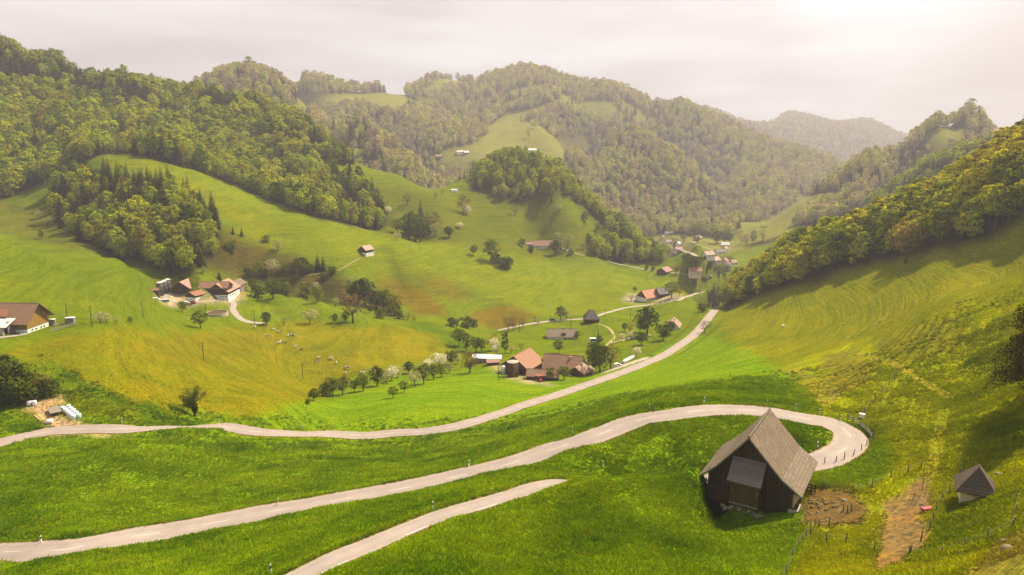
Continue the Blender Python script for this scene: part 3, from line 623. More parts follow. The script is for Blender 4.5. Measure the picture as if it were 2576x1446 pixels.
# the largest ones in the picture stand as trees of their own
vis = (spots[:,2]+spots[:,6]*.75)/spots[:,1] > crest(spots[:,0], spots[:,1])
inframe = (spots[:,3] > -30) & (spots[:,3] < 2606)
rank = np.where(vis & inframe, spots[:,6]/spots[:,1], 0)
own = []
for wi, cnt in ((4, 150), (2, 70), (1, 55), (3, 15)):
    for sp in (False, True):
        r_ = np.where((W_ == wi) & (con == sp), rank, 0); share = (cnt*((W_ == wi) & (con == sp) & (rank > 0)).sum()/max(1, ((W_ == wi) & (rank > 0)).sum()))
        own += list(np.argsort(-r_)[:max(4, int(share))])
is_own = np.zeros(len(spots), bool); is_own[own] = True
WL = {1: ('left hillside wood', 'on the lower edge of the large wood covering the left hillside'), 2: ('left knoll wood', 'in the dark wood on the knoll above the left farm'), 3: ('middle knoll wood', 'in the small wood on the middle knoll'), 4: ('right wood', 'in the bright wood along the top of the right meadow'), 5: ('back wood', 'on the hill behind the right wood'), 6: ('hump wood', 'on the wooded shoulder above the upper pasture'), 9: ('far woods', 'in the far mountain woods')}
for i in own:
    x, y, z, u, v, wi, h = spots[i]; wi = int(wi); g, where = WL[wi]
    if con[i]: tree('spruce_tree', pick(CR['spruce']), pick(TR['tall']), h*1.15, x, y, f'dark pointed spruce {where}', f'spruces of the {g}')
    else: tree('beech_tree', pick(CR['edge' if wi == 4 else 'beech']), pick(TR['wood']), h, x, y, (f'yellow green broadleaf tree {where}' if wi == 4 else f'green broadleaf tree {where}'), f'broadleaf trees of the {g}')
def forest(name, label, pts, crowns, wmin, wmax):
    """The rest of a kind of wood as one mass: tree crowns instanced on surveyed spots."""
    me = bpy.data.meshes.new(name); me.vertices.add(len(pts)); me.vertices.foreach_set('co', pts[:,:3].astype(np.float32).ravel())
    a = me.attributes.new('high', 'FLOAT', 'POINT'); a.data.foreach_set('value', pts[:,6].astype(np.float32))
    o = tag(link(name, me), label, name.replace('_', ' '), kind='stuff')
    ng = bpy.data.node_groups.new(name, 'GeometryNodeTree'); ng.interface.new_socket('Geometry', in_out='INPUT', socket_type='NodeSocketGeometry'); ng.interface.new_socket('Geometry', in_out='OUTPUT', socket_type='NodeSocketGeometry')
    nd = lambda k: ng.nodes.new(k); L = ng.links.new
    gi, go, ip, jn = nd('NodeGroupInput'), nd('NodeGroupOutput'), nd('GeometryNodeInstanceOnPoints'), nd('GeometryNodeJoinGeometry')
    for me_ in crowns:
        oi = nd('GeometryNodeObjectInfo'); oi.transform_space = 'ORIGINAL'; oi.inputs['Object'].default_value = PROTO[me_.name]; oi.inputs['As Instance'].default_value = True; L(oi.outputs['Geometry'], jn.inputs[0])
    at = nd('GeometryNodeInputNamedAttribute'); at.data_type = 'FLOAT'; at.inputs['Name'].default_value = 'high'
    def rnd(lo, hi, dt='FLOAT'):
        r = nd('FunctionNodeRandomValue'); r.data_type = dt; ii = [s for s in r.inputs if s.enabled and s.name in ('Min', 'Max')]; ii[0].default_value = lo; ii[1].default_value = hi
        r.inputs['Seed'].default_value = len(ng.nodes); return [s for s in r.outputs if s.enabled][0]
    cx = nd('ShaderNodeCombineXYZ'); mu = nd('ShaderNodeMath'); mu.operation = 'MULTIPLY'; L(at.outputs[0], mu.inputs[0]); L(rnd(wmin, wmax), mu.inputs[1]); L(mu.outputs[0], cx.inputs[0]); L(mu.outputs[0], cx.inputs[1]); L(at.outputs[0], cx.inputs[2])
    rz = nd('ShaderNodeCombineXYZ'); L(rnd(0., 6.28), rz.inputs[2])
    ip.inputs['Pick Instance'].default_value = True; L(rnd(0, len(crowns)-1, 'INT'), ip.inputs['Instance Index'])
    L(gi.outputs[0], ip.inputs['Points']); L(jn.outputs[0], ip.inputs['Instance']); L(rz.outputs[0], ip.inputs['Rotation']); L(cx.outputs[0], ip.inputs['Scale']); L(ip.outputs[0], go.inputs[0])
    md = o.modifiers.new('trees', 'NODES'); md.node_group = ng; return o
far_i = [int(q) for q in np.nonzero((W_ == 9) & vis & inframe & (spots[:,1] < 1700))[0][:9]]
for q in far_i:
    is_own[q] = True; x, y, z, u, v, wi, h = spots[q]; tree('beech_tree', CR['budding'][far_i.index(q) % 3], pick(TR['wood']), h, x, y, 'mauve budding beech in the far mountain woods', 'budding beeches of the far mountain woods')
def need(ms):                            # a crown mesh that no tree of its own uses yet is not a source
    return [m for m in ms if m.name in PROTO]
rest = ~is_own
forest('right_wood', 'bright broadleaf wood filling the slope above the right meadow', spots[rest & (W_ == 4)], need(CR['edge']), .75, 1.25)
rest = ~is_own
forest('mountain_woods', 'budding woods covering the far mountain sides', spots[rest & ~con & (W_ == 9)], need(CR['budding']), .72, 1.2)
forest('broadleaf_woods', 'green broadleaf woods covering the nearer hills', spots[rest & ~con & (W_ != 4) & (W_ != 9)], need(CR['beech']), .7, 1.22)
forest('spruce_woods', 'dark spruces scattered through the hillside woods', spots[rest & con], need(CR['spruce']), .85, 1.2)
# ---------------------------------------------------------------- buildings
M['dark_planks'] = m_planks('dark weathered planks', (.035,.022,.014), (.085,.055,.032))
M['brown_planks'] = m_planks('brown planks', (.07,.04,.02), (.12,.07,.035))
M['honey_planks'] = m_planks('honey coloured boards', (.22,.12,.025), (.32,.19,.04), .3)
M['grey_planks'] = m_planks('grey boards', (.16,.13,.11), (.28,.24,.2))
M['shingle'] = m_tiles('old grey brown tiles', (.26,.18,.115), (.12,.082,.055), (.17,.135,.065), .36, .3, .35)
M['hood_tile'] = m_tiles('grey violet tiles', (.2,.145,.13), (.15,.105,.095), (.14,.11,.075), .5, .3, .2)
M['terracotta'] = m_tiles('orange clay tiles', (.37,.15,.065), (.29,.11,.05), (.24,.12,.06), .5, .35, .35)
M['salmon'] = m_tiles('pale salmon tiles', (.45,.25,.17), (.37,.2,.13), (.3,.18,.13), .5, .35, .3)
M['brown_tile'] = m_tiles('brown clay tiles', (.3,.145,.08), (.22,.105,.06), (.24,.17,.08), .5, .35, .4)
M['bright_orange'] = m_tiles('bright orange tiles', (.5,.18,.05), (.42,.15,.045), (.38,.15,.06), .5, .35, .2)
M['red_tile'] = m_tiles('red tiles', (.38,.13,.10), (.3,.11,.08), (.3,.16,.1), .5, .35, .3)
M['slate'] = m_tiles('dark slate', (.10,.075,.07), (.07,.055,.055), (.1,.09,.06), .5, .35, .3)
M['brown_shingle'] = m_tiles('weathered brown tiles', (.13,.085,.06), (.085,.055,.042), (.14,.12,.07), .45, .35, .4)
M['sheet'] = m_plain('pale metal sheet', (.5,.46,.45), .5, .2, 1.2, .4)
M['plaster'] = m_plain('white plaster', (.72,.68,.62), .9, .1, .8)
M['cream'] = m_plain('cream plaster', (.6,.47,.32), .9, .15, .8)
M['pink'] = m_plain('pink plaster', (.66,.47,.42), .9, .1, .8)
M['stone'] = m_plain('rubble stone', (.2,.165,.11), .95, .5, 2.5)
M['concrete'] = m_plain('concrete', (.4,.33,.26), .9, .25, 1.5)
M['glass'] = m_plain('window glass', (.03,.03,.035), .15, .3, 2, .6)
M['black_wood'] = m_plain('tarred wood', (.025,.018,.013), .8, .3, 6)
M['white'] = m_plain('white paint', (.78,.76,.73), .5, .06, 4, .4)
M['black'] = m_plain('black rubber', (.02,.02,.02), .7, .2, 8)
M['red'] = m_plain('red paint', (.4,.03,.03), .45, .15, 4, .5)
M['green'] = m_plain('green paint', (.06,.2,.17), .5, .15, 4, .5)
M['post'] = m_plain('grey fence wood', (.14,.11,.08), .9, .4, 9)
M['pole'] = m_plain('pole wood', (.10,.075,.055), .9, .3, 5)
M['steel'] = m_plain('galvanised steel', (.45,.45,.45), .45, .15, 4, .5, .6)
def house(name, label, u, v, w, l, h, rh, rz, wall, roof, over=.7, hip=0.0, cat='building', anchor=(0,0), deep=3.0, gable=None, base=None, base_h=1.6, wins=(), door=None, chimney=None, lift=0.0, thick=.22, xyz=None, group=None):
    """A pitched building: ridge along local y, front gable at -y. wins: (side, along, up, width, height)."""
    x, y, z = xyz or survey(u, v); rz = R(rz); ca, sa = math.cos(rz), math.sin(rz)
    x -= anchor[0]*ca-anchor[1]*sa; y -= anchor[0]*sa+anchor[1]*ca
    e = empty(name, (x, y, z+lift), rz, label, cat, group); hw, hl = w/2, l/2
    if hip: MB().box((0,0,(h-deep)/2), (w, l, h+deep)).build('wall', M[wall], e)
    else: MB().prism([(-hw,-deep),(hw,-deep),(hw,h),(0,h+rh),(-hw,h)], (-hl, hl)).build('wall', M[wall], e)
    if gable: MB().prism([(-hw+.02,h-.6),(hw-.02,h-.6),(hw-.02,h+.02),(0,h+rh-.03),(-hw+.02,h+.02)], (-hl-.05, hl+.05)).build('gable', M[gable], e)
    if base: MB().box((0,0,(base_h-deep)/2), (w+.1, l+.1, base_h+deep)).build('base_wall', M[base], e)
    s = rh/hw; ex = hw+over; ez = h-over*s; t = .05; mb = MB(); hy = hl+over*.8
    if hip:
        k = hl*(1-hip)+.01
        for q in ([(-ex,-hy,ez),(ex,-hy,ez),(0,-k,h+rh)], [(ex,hy,ez),(-ex,hy,ez),(0,k,h+rh)], [(ex,-hy,ez),(ex,hy,ez),(0,k,h+rh),(0,-k,h+rh)], [(-ex,hy,ez),(-ex,-hy,ez),(0,-k,h+rh),(0,k,h+rh)]): mb.slab([(a,b,c+t+thick) for a,b,c in q], thick)
    else:
        mb.slab([(0,-hy,h+rh+t+thick),(ex,-hy,ez+t+thick),(ex,hy,ez+t+thick),(0,hy,h+rh+t+thick)], thick); mb.slab([(-ex,-hy,ez+t+thick),(0,-hy,h+rh+t+thick),(0,hy,h+rh+t+thick),(-ex,hy,ez+t+thick)], thick)
    rf = mb.build('roof', M[roof], e)
    if not hip and w > 5: MB().tube([(0,-hy-.02,h+rh+t+thick),(0,hy+.02,h+rh+t+thick)], .14, 6).build('ridge', M[roof], rf)
    if chimney:
        for (cx, cy) in chimney:
            zz = h+rh*(1-abs(cx)/hw); c = MB().box((cx,cy,zz+.5), (.7,.7,1.8)).box((cx,cy,zz+1.45), (.9,.9,.15)); c.build('chimney', M['concrete'], rf)
    def put(side, a, up, ww, hh, nm, mat, d=.08):
        off = .12 if base and up < base_h else .06
        c, dim = {'f': ((a,-hl-off,up),(ww,d,hh)), 'b': ((a,hl+off,up),(ww,d,hh)), 'r': ((hw+off,a,up),(d,ww,hh)), 'l': ((-hw-off,a,up),(d,ww,hh))}[side]
        return MB().box(c, dim).build(nm, mat, e), c, dim
    for side, a, up, ww, hh in wins:
        f, c, dim = put(side, a, up, ww+.25, hh+.25, 'window', M['white'])
        n_ = {'f': (0,-.05,0), 'b': (0,.05,0), 'r': (.05,0,0), 'l': (-.05,0,0)}[side]
        MB().box(tuple(c[i]+n_[i] for i in range(3)), tuple(.06 if i == (0 if side in 'rl' else 1) else dim[i]-.25 for i in range(3))).build('pane', M['glass'], f)
    if door: put(*door, 'door', M['black_wood'])
    return e
# --- near barn: bell-cast tiled roof, dark boards, hooded threshing door
nb = empty('barn', (BX, BY, 0), BR, 'large dark timber barn with steep tiled roof inside the hairpin bend', 'barn')
LP = [(0,-40.05),(-4.3,-45.45),(-6.75,-47.65)]; RP = [(0,-40.05),(4.75,-45.1),(7.45,-46.95)]
def roof_sheet(prof, y0, y1, t, ny=1):
    mb = MB(); 
    for i in range(len(prof)-1):
        a, b = prof[i], prof[i+1]; mb.slab([(a[0],y0,a[1]),(b[0],y0,b[1]),(b[0],y1,b[1]),(a[0],y1,a[1])], t)
    return mb
rf = MB()
for pr in (LP, RP):
    s_ = roof_sheet(pr, -.15, 12.45, .2); rf.add(s_.v, s_.f)
rf = rf.build('roof', M['shingle'], nb)
MB().tube([(0,-.2,-40.02),(0,12.5,-40.02)], .16, 8).build('ridge', M['shingle'], rf)
for pr, sg in ((LP, -1), (RP, 1)):
    mb = MB()
    for y0 in (-.22,):
        for i in range(2):
            a, b = pr[i], pr[i+1]; mb.add([(a[0],y0,a[1]+.02),(b[0],y0,b[1]+.02),(b[0],y0,b[1]-.3),(a[0],y0,a[1]-.3),(a[0],y0+.07,a[1]+.02),(b[0],y0+.07,b[1]+.02),(b[0],y0+.07,b[1]-.3),(a[0],y0+.07,a[1]-.3)], [(0,1,2,3),(7,6,5,4),(0,4,5,1),(1,5,6,2),(2,6,7,3),(3,7,4,0)])
    mb.build('barge_board', M['grey_planks'], rf)
MB().prism([(-5.35,-54),(6.1,-54),(6.1,-46.25),(4.75,-45.36),(0,-40.32),(-4.3,-45.72),(-5.35,-46.6)], (.55, 11.9)).build('wall', M['dark_planks'], nb)
MB().box((6.2,6.6,-50.2), (.3,10.4,6.6)).box((6.25,1.2,-50.5), (.25,.9,6.4)).build('plaster_wall', M['cream'], nb)
MB().box((-5.3,.5,-49.9), (.3,.3,7.2)).box((6.05,.45,-50), (.28,.3,8)).box((-3.7,.42,-48.95), (3.4,.22,.22)).box((-3.7,.45,-51.1), (3.2,.15,.2)).build('timber_post', M['brown_planks'], nb)
MB().box((-3.6,.48,-50.1), (3.0,.12,1.9)).build('board_panel', M['brown_planks'], nb)
# hood over the threshing door
hd = MB().slab([(-2.05,.6,-43.55),(2.45,.6,-43.55),(2.5,-2.15,-46.2),(-2.1,-2.15,-46.2)], .16).build('hood_roof', M['hood_tile'], nb)
MB().box((-2.08,-.78,-45.05), (.06,3.75,.22)).build('hood_edge', M['grey_planks'], nb).matrix_local = Matrix.Translation((0,-.78,-44.95)) @ Matrix.Rotation(math.atan2(2.65,2.75), 4, 'X') @ Matrix.Translation((0,.78,45.05))
pw = MB().box((-1.75,-.6,-48.1), (.14,2.1,4.1)).box((2.15,-.6,-48.1), (.14,2.1,4.1)).build('porch_side', M['dark_planks'], nb)
pd = MB().box((.2,-1.62,-48.05), (3.76,.1,3.3)).build('porch_door', M['brown_planks'], nb)
MB().box((1.9,-1.72,-47.6), (.1,.08,.9)).box((-1.5,-1.72,-47.6), (.1,.08,.9)).box((.2,-1.7,-49.6), (3.9,.14,.25)).build('door_batten', M['grey_planks'], nb)
rs = MB()
for i in range(46):
    a = rng.uniform(-2.9,3.0); b = -1.75-abs(rng.normal(0,.35)); c_ = -49.95-rng.uniform(0,.5)-abs(a)*.1; d_ = rng.uniform(.2,.5)
    rs.lathe([(d_*.5,-d_*.3),(d_*.62,0),(d_*.42,d_*.3)], (a,b,c_), 6)
rs.build('ramp_stones', M['stone'], nb)
# lattice gate, trough and rubble beside the near barn
def barn_pt(a, b): return BX+a*math.cos(BR)-b*math.sin(BR), BY+a*math.sin(BR)+b*math.cos(BR)
gx, gy, gz = survey(2029, 1240); gt = empty('lattice_gate', (gx, gy, gz-.1), R(-25), 'black wooden lattice gate standing against the pale barn wall', 'gate')
mb = MB()
for i in range(5): mb.box((-1.1+.55*i,0,.85), (.13,.1,1.75))
mb.build('upright', M['black_wood'], gt); mb = MB()
for i in range(4): mb.box((0,-.07,.2+.45*i), (2.4,.07,.13))
mb.build('crossbar', M['black_wood'], gt)
tx, ty, tz = survey(1998, 1283); tr = empty('trough', (tx,ty,tz-.2), BR, 'low concrete trough at the foot of the pale barn wall', 'trough')
MB().box((0,0,.25), (1.3,2.2,.9)).build('basin', M['concrete'], tr); MB().box((0,0,.705), (1.0,1.9,.04)).build('water', M['glass'], tr)
mb = MB(); hx, hy, hz_ = survey(2060, 1275)
for i in range(80):
    r_ = rng.uniform(0,1)**.6*3.4; th = rng.uniform(0,6.28); a, b = hx+math.cos(th)*r_*1.15, hy+math.sin(th)*r_; d_ = rng.uniform(.12,.42)
    mb.lathe([(d_*.5,-d_*.4),(d_*.65,0),(d_*.4,d_*.32)], (a, b, float(height(a,b))+.28*(1-r_/3.4)), 6)
M['rubble'] = m_plain('straw and rubble', (.17,.12,.05), .95, .6, 3)
tag(mb.build('rubble_heap', M['rubble']), 'heap of pale stones and straw behind the lattice gate', 'rubble heap')
# --- small shed on the right slope
house('shed', 'small pale shed with dark hipped tile roof on the right slope', 2452, 1248, 3.2, 3.4, 1.7, 2.1, -30, 'cream', 'brown_shingle', .55, hip=.75, cat='shed', deep=2)
# --- left farm
lb = house('barn', 'honey coloured farm barn with brown tile roof at the left edge', 97, 829, 11.5, 30, 5.6, 4.8, -92, 'honey_planks', 'brown_tile', 2.2, cat='barn', anchor=(0,15), base='plaster', base_h=1.5, wins=[('b',-3.2,.7,.8,.6),('b',-1.4,.7,.8,.6),('b',1.2,.8,.8,.6),('b',3.4,.9,.8,.6)])
MB().tube([(-5.8,14.4,3.0),(-7.3,15.6,4.8)], .1, 5).build('brace', M['brown_planks'], lb)
ls = empty('lean_to', (lb.location.x+7.2, lb.location.y-9.2, lb.location.z), R(-2), 'lean-to with pale sheet roof on concrete pillars before the honey coloured barn', 'lean-to')
MB().slab([(-9,3.4,6.2),(3.5,3.4,6.0),(4.2,-3.2,4.0),(-9,-3.2,4.1)], .15).build('roof', M['sheet'], ls)
MB().slab([(-9,6.2,8.6),(-1.5,6.2,8.6),(0.5,3.1,6.7),(-9,3.1,6.7)], .2).build('upper_roof', M['terracotta'], ls)
MB().box((-4.5,3.2,1.8), (10,.3,7.6)).box((2.6,1.6,2.0), (.25,4,7)).build('wall', M['grey_planks'], ls)
for a in (-6.5,-.6,1.9): MB().box((a,-2.4,1.1), (1.1,.8,6.2)).build('pillar', M['concrete'], ls)
# --- upper left farm
house('barn', 'dark barn with pale salmon roof beside the silos', 455, 740, 11.4, 16, 4.2, 3.8, 0, 'dark_planks', 'salmon', .9, cat='barn', anchor=(0,-8), gable='dark_planks', door=('f',2,1.4,3,2.8))
house('farmhouse', 'large farmhouse with salmon roof, dark gable and white base', 547, 751, 14, 19, 4.6, 4.9, 0, 'dark_planks', 'salmon', .9, cat='farmhouse', anchor=(0,-9.5), base='plaster', base_h=2.4, chimney=[(3.2,-3)], wins=[('f',2.5,1.4,.8,.8),('f',4.2,1.4,.8,.8),('f',5.8,1.4,.8,.8),('r',-6,1.4,.9,1),('r',-3,1.4,.9,1),('r',0,1.4,.9,1),('r',3,3.4,.9,1),('r',6,3.4,.9,1),('r',0,3.5,.9,1)])
house('barn', 'long brown roofed barn behind the white based farmhouse', 536, 733, 9, 18, 3.4, 3.0, -90, 'dark_planks', 'brown_tile', .7, cat='barn', anchor=(0,-2))
house('shed', 'grey brown roofed annex at the back of the white based farmhouse', 598, 729, 8, 11, 4.2, 2.8, 0, 'grey_planks', 'shingle', .6, cat='shed')
house('shed', 'low orange roofed shed between the two salmon roofed farm buildings', 492, 748, 8, 8.5, 2.2, 1.7, -20, 'dark_planks', 'terracotta', .6, cat='shed', base='plaster', base_h=.9)
house('shed', 'little brown shed left of the dark silos', 391, 738, 3.5, 4.5, 2.2, 1.2, -70, 'brown_planks', 'brown_tile', .3, cat='shed')
def silo(label, u, v, r, h, mat, top, cat='silo'):
    x, y, z = survey(u, v); e = empty('silo', (x,y,z), rng.uniform(0,6), label, cat, 'dark silos of the upper left farm' if mat == 'slate' else None)
    MB().lathe([(r,-2),(r,h)], n=18).build('body', M[mat], e, True); MB().lathe([(r+.12,h+.01),(r*.4,h+.55),(.2,h+.75)], n=18).build('cap', M[top], e)
    mb = MB()
    for q in (.33,.66,.95): mb.lathe([(r+.06,h*q-.1),(r+.06,h*q+.1)], n=18)
    mb.build('hoop', M['black'], e); MB().box((r+.15,-.25,h/2), (.08,.08,h)).box((r+.15,.25,h/2), (.08,.08,h)).box((r+.15,0,h+.5), (.08,.7,.08)).build('ladder', M['steel'], e); return e
silo('dark silo, nearest of the three beside the salmon roofed barn', 404, 740, 2.1, 7.6, 'slate', 'sheet')
silo('dark silo in the middle of the three beside the salmon roofed barn', 414, 737, 2.0, 7.8, 'slate', 'sheet')
silo('dark silo, farthest of the three beside the salmon roofed barn', 423.5, 733, 1.9, 8.0, 'slate', 'sheet')
x, y, z = survey(546, 791); mt = empty('manure_pit', (x,y,z), 0, 'round concrete manure pit beside the curved farm drive', 'manure pit')
MB().lathe([(6.2,-2),(6.2,1.5),(5.9,1.5),(5.9,1.0)], n=32).build('rim', M['concrete'], mt); MB().lathe([(5.88,.9),(5.88,1.02)], n=32).build('slurry', M['brown_planks'], mt)
# --- central farm
house('barn', 'dark barn with large orange tile roof and open gable beside the wooden silo', 1294, 940, 14.4, 15.5, 3.6, 5.2, -29, 'brown_planks', 'terracotta', 1.1, cat='barn', anchor=(0,-7.7), door=('f',3.5,1.5,3.6,3.2), wins=[('f',-1,4.6,2.4,1.6)])
house('farmhouse', 'long farmhouse with brown orange tile roof and cream gable', 1418, 936, 11.5, 18.5, 3.8, 5.0, -103, 'cream', 'brown_tile', .9, cat='farmhouse', chimney=[(1.5,3.5)], wins=[('b',-2,5,.9,1.1),('b',1.5,5,.9,1.1),('b',-3,2,.9,1.1),('b',3,2,.9,1.1),('r',-5,2.2,.9,1.1),('r',3,2.2,.9,1.1)])
house('shed', 'low lean-to shed with long dark brown roof before the long farmhouse', 1366, 954, 6.5, 14.5, 2.4, 2.2, -100, 'dark_planks', 'brown_tile', .5, cat='shed')
house('cottage', 'small house with pale salmon roof at the right end of the central farm', 1460, 943, 8.5, 9.5, 2.6, 2.6, -35, 'brown_planks', 'salmon', .8, cat='cottage', base='plaster', base_h=.8, chimney=[(.8,0)], door=('f',-1,1,1.6,2))
silo('brown wooden silo before the orange roofed barn', 1290, 947, 2.7, 7.4, 'brown_planks', 'concrete')
silo('small white tank left of the brown wooden silo', 1267, 940, 1.0, 3.6, 'plaster', 'white', 'tank')
x, y, z = survey(1360, 956); cn = empty('carport', (x,y,z), R(-10), 'small carport with flat orange roof before the low shed', 'carport')
MB().slab([(-2.6,1.6,3.0),(2.6,1.6,3.0),(2.6,-1.6,2.6),(-2.6,-1.6,2.6)], .15).build('roof', M['terracotta'], cn)
for a, b in ((-2.4,-1.4),(2.4,-1.4),(-2.4,1.4),(2.4,1.4)): MB().box((a,b,1.0), (.16,.16,3.2)).build('post', M['brown_planks'], cn)
house('shed', 'long machine shed with white metal roof among blossoming trees', 1226, 908, 6.0, 15, 2.4, 1.0, -96, 'grey_planks', 'white', .4, cat='shed')
house('shed', 'tiny red roofed hut before the white roofed machine shed', 1240, 917, 3.6, 6.5, 1.8, 1.2, -80, 'brown_planks', 'salmon', .4, cat='shed')
# --- valley houses
hh = house('house', 'white house with long dark brown roof on the green flat', 1413, 850, 10.5, 18, 2.5, 3.4, -92, 'plaster', 'shingle', .9, cat='house', chimney=[(-.5,1)], wins=[('r',2,1.3,1.3,1.0),('r',5,1.3,1.3,1.0)])
MB().box((3.4,1.2,4.0), (2.6,2.4,1.1)).build('dormer', M['brown_planks'], hh)
house('barn', 'square dark barn with steep hipped roof in the middle of the valley', 1487, 810, 9.6, 9.6, 3.6, 5.2, -88, 'dark_planks', 'slate', .6, hip=.72, cat='barn')
house('barn', 'farm building with bright orange roof and white walls', 1638, 752, 11, 21, 3.4, 5.0, -58, 'plaster', 'bright_orange', 1.0, cat='farmhouse', gable='brown_planks', chimney=[(-1,5)], wins=[('r',q,1.6,.9,1.1) for q in (-8,-5.5,-3,0,2.5,5,8)])
house('shed', 'low pale roofed annex left of the bright orange farm building', 1612, 754, 7, 6, 2.2, 1.8, -58, 'plaster', 'salmon', .5, cat='shed')
house('shed', 'dark slate roofed barn behind the bright orange farm building', 1665, 746, 9, 11, 3.4, 4.0, -70, 'dark_planks', 'slate', .5, cat='barn')
house('farmhouse', 'lone farmhouse with broad brown roof below the middle knoll', 1366, 621, 12, 20, 2.8, 4.6, -92, 'brown_planks', 'brown_tile', 1.2, cat='farmhouse', base='plaster', base_h=1.8, wins=[('r',q,1.0,1.0,1.0) for q in (-6,-2,2,6)])
house('shed', 'small brown shed left of the lone farmhouse below the knoll', 1330, 619, 6, 9, 2.4, 2.2, -80, 'grey_planks', 'brown_tile', .5, cat='shed')
house('barn', 'dark brown barn with low broad gable beside the valley track', 1671, 685, 11, 13, 2.2, 3.4, -40, 'brown_planks', 'red_tile', 1.0, cat='barn')
house('house', 'pink house with red roof beside the valley track', 1748, 691, 8.5, 11.5, 4.6, 2.8, -95, 'pink', 'red_tile', .5, cat='house', wins=[('r',q,z_,.9,1.2) for q in (-4,-1.4,1.4,4) for z_ in (1.3,3.4)])
house('shed', 'small brown hut where the track meets the wood', 1785, 700, 5, 5.5, 2, 1.8, -20, 'grey_planks', 'slate', .5, cat='shed')
house('house', 'pale house with pink roof half hidden behind dark fruit trees', 1692, 826, 9, 11, 2.4, 3.6, -20, 'plaster', 'salmon', .6, cat='house', chimney=[(1,0)])
hut = house('hut', 'lone dark hut with pinkish roof on the bright meadow', 921, 636, 8, 9.5, 3.2, 3.0, -30, 'dark_planks', 'salmon', .7, cat='hut', base='plaster', base_h=.9)
house('hut', 'tiny white hut on the far pasture saddle', 1143, 482, 4.5, 7, 2, 1.2, -90, 'plaster', 'sheet', .3, cat='hut')
VIL = [(1682,589,11,13,'plaster','salmon',-70,'pale roofed house at the top of the far village'),(1665,600,8,9,'pink','salmon',-20,'small pink house beside the wood in the far village'),(1684,612,9,15,'plaster','brown_tile',-80,'long white house with brown roof in the far village'),
 (1700,614,8,9,'brown_planks','salmon',-10,'small house with salmon roof before the long white house'),(1709,617,8,10,'plaster','sheet',-60,'white house at the bend of the far village road'),(1706,632,9,11,'pink','red_tile',-75,'red roofed house just below the far village road'),
 (1755,603,9,12,'cream','salmon',-60,'pale house at the head of the branching lane'),(1812,638,8,16,'plaster','slate',-75,'long low house with dark roof on the right of the valley'),(1824,631,7,10,'cream','salmon',-40,'small cream house above the long low house'),(1824,620,5,13,'plaster','white',-92,'narrow white roofed shed on the right valley side'),
 (1781,648,8,12,'plaster','salmon',-60,'white house beside the village road end'),(1798,660,9,12,'pink','salmon',-50,'broad pink roofed house among the village trees'),(1822,662,8,10,'cream','red_tile',-30,'red roofed house behind the white gabled house'),(1829,671,9,10,'plaster','red_tile',-15,'white gabled house with red roof near the wood'),(1843,666,8,9,'cream','brown_tile',-60,'brown roofed house tucked against the right wood'),
 (1158,386,10,16,'plaster','sheet',-80,'pale farmhouse on the far mountain pasture'),(1172,387,8,12,'grey_planks','sheet',-60,'grey barn beside the pale farmhouse on the far pasture'),(1103,397,9,14,'brown_planks','salmon',-90,'brown hut at the left edge of the far pasture'),(1338,381,10,20,'plaster','white',-90,'white roofed farm behind the middle knoll')]
for u, v, w_, l_, wl, rf_, rz_, lab in VIL: house('house', lab, u, v, w_, l_, 3.6, 3.2, rz_, wl, rf_, .6, cat='house', wins=[('r',-2.5,1.8,.9,1.1),('r',2.5,1.8,.9,1.1),('f',-1.8,1.8,.9,1.1),('f',1.8,1.8,.9,1.1)])
# --- mast on the right hilltop
x, y, z = survey(2390, 297); ms = empty('antenna_mast', (x,y,z), 0, 'thin lattice antenna mast on the right hilltop', 'mast')
mb = MB()
for a in range(3): th = a*2.094; mb.tube([(math.cos(th)*1.1,math.sin(th)*1.1,-2),(math.cos(th)*.3,math.sin(th)*.3,28)], .13, 5)
for q in range(12):
    for a in range(3):
        f0, f1 = 1.1-.8*q/12, 1.1-.8*(q+1)/12; t0, t1 = a*2.094, (a+1)*2.094
        mb.tube([(math.cos(t0)*f0,math.sin(t0)*f0,q*2.33),(math.cos(t1)*f1,math.sin(t1)*f1,(q+1)*2.33)], .07, 4)
mb.build('lattice', M['steel'], ms); MB().tube([(0,0,27),(0,0,33)], .1, 5).build('aerial', M['white'], ms)
# ---------------------------------------------------------------- single trees, shrubs and orchards
NUM = 'first second third fourth fifth sixth seventh eighth ninth tenth eleventh twelfth thirteenth fourteenth fifteenth sixteenth seventeenth eighteenth nineteenth twentieth'.split()
def ordinals(items, text, one=None):
    """Give each of a list of (u, object) its own label by its order from the left."""
    items = sorted(items, key=lambda q: q[0]); n = len(items)
    for i, (u, o) in enumerate(items):
        o['label'] = (one or text) if n == 1 else f'{text}, {NUM[i] if i < len(NUM) else str(i+1)+"th"} from the left'
AREA_SHORT = 1
KIND = dict(orchard=('orchard','fruit','fruit_tree','rounded green fruit tree'), lime=('lime','fruit','broadleaf_tree','lime green tree'), dark=('dark','fruit','broadleaf_tree','dark green tree'), blossom=('blossom','fruit','blossom_tree','white blossoming tree'),
 half=('half','fruit','blossom_tree','pale fading blossom tree'), russet=('russet','fruit','broadleaf_tree','brownish budding tree'), bush=('bush','bush','bush','rounded green bush'), poplar=('poplar','tall','poplar_tree','slender upright tree'), spruce=('spruce','tall','spruce_tree','dark little spruce'), cypress=('spruce','tall','cypress_tree','narrow dark cypress'))
SINGLE = {}
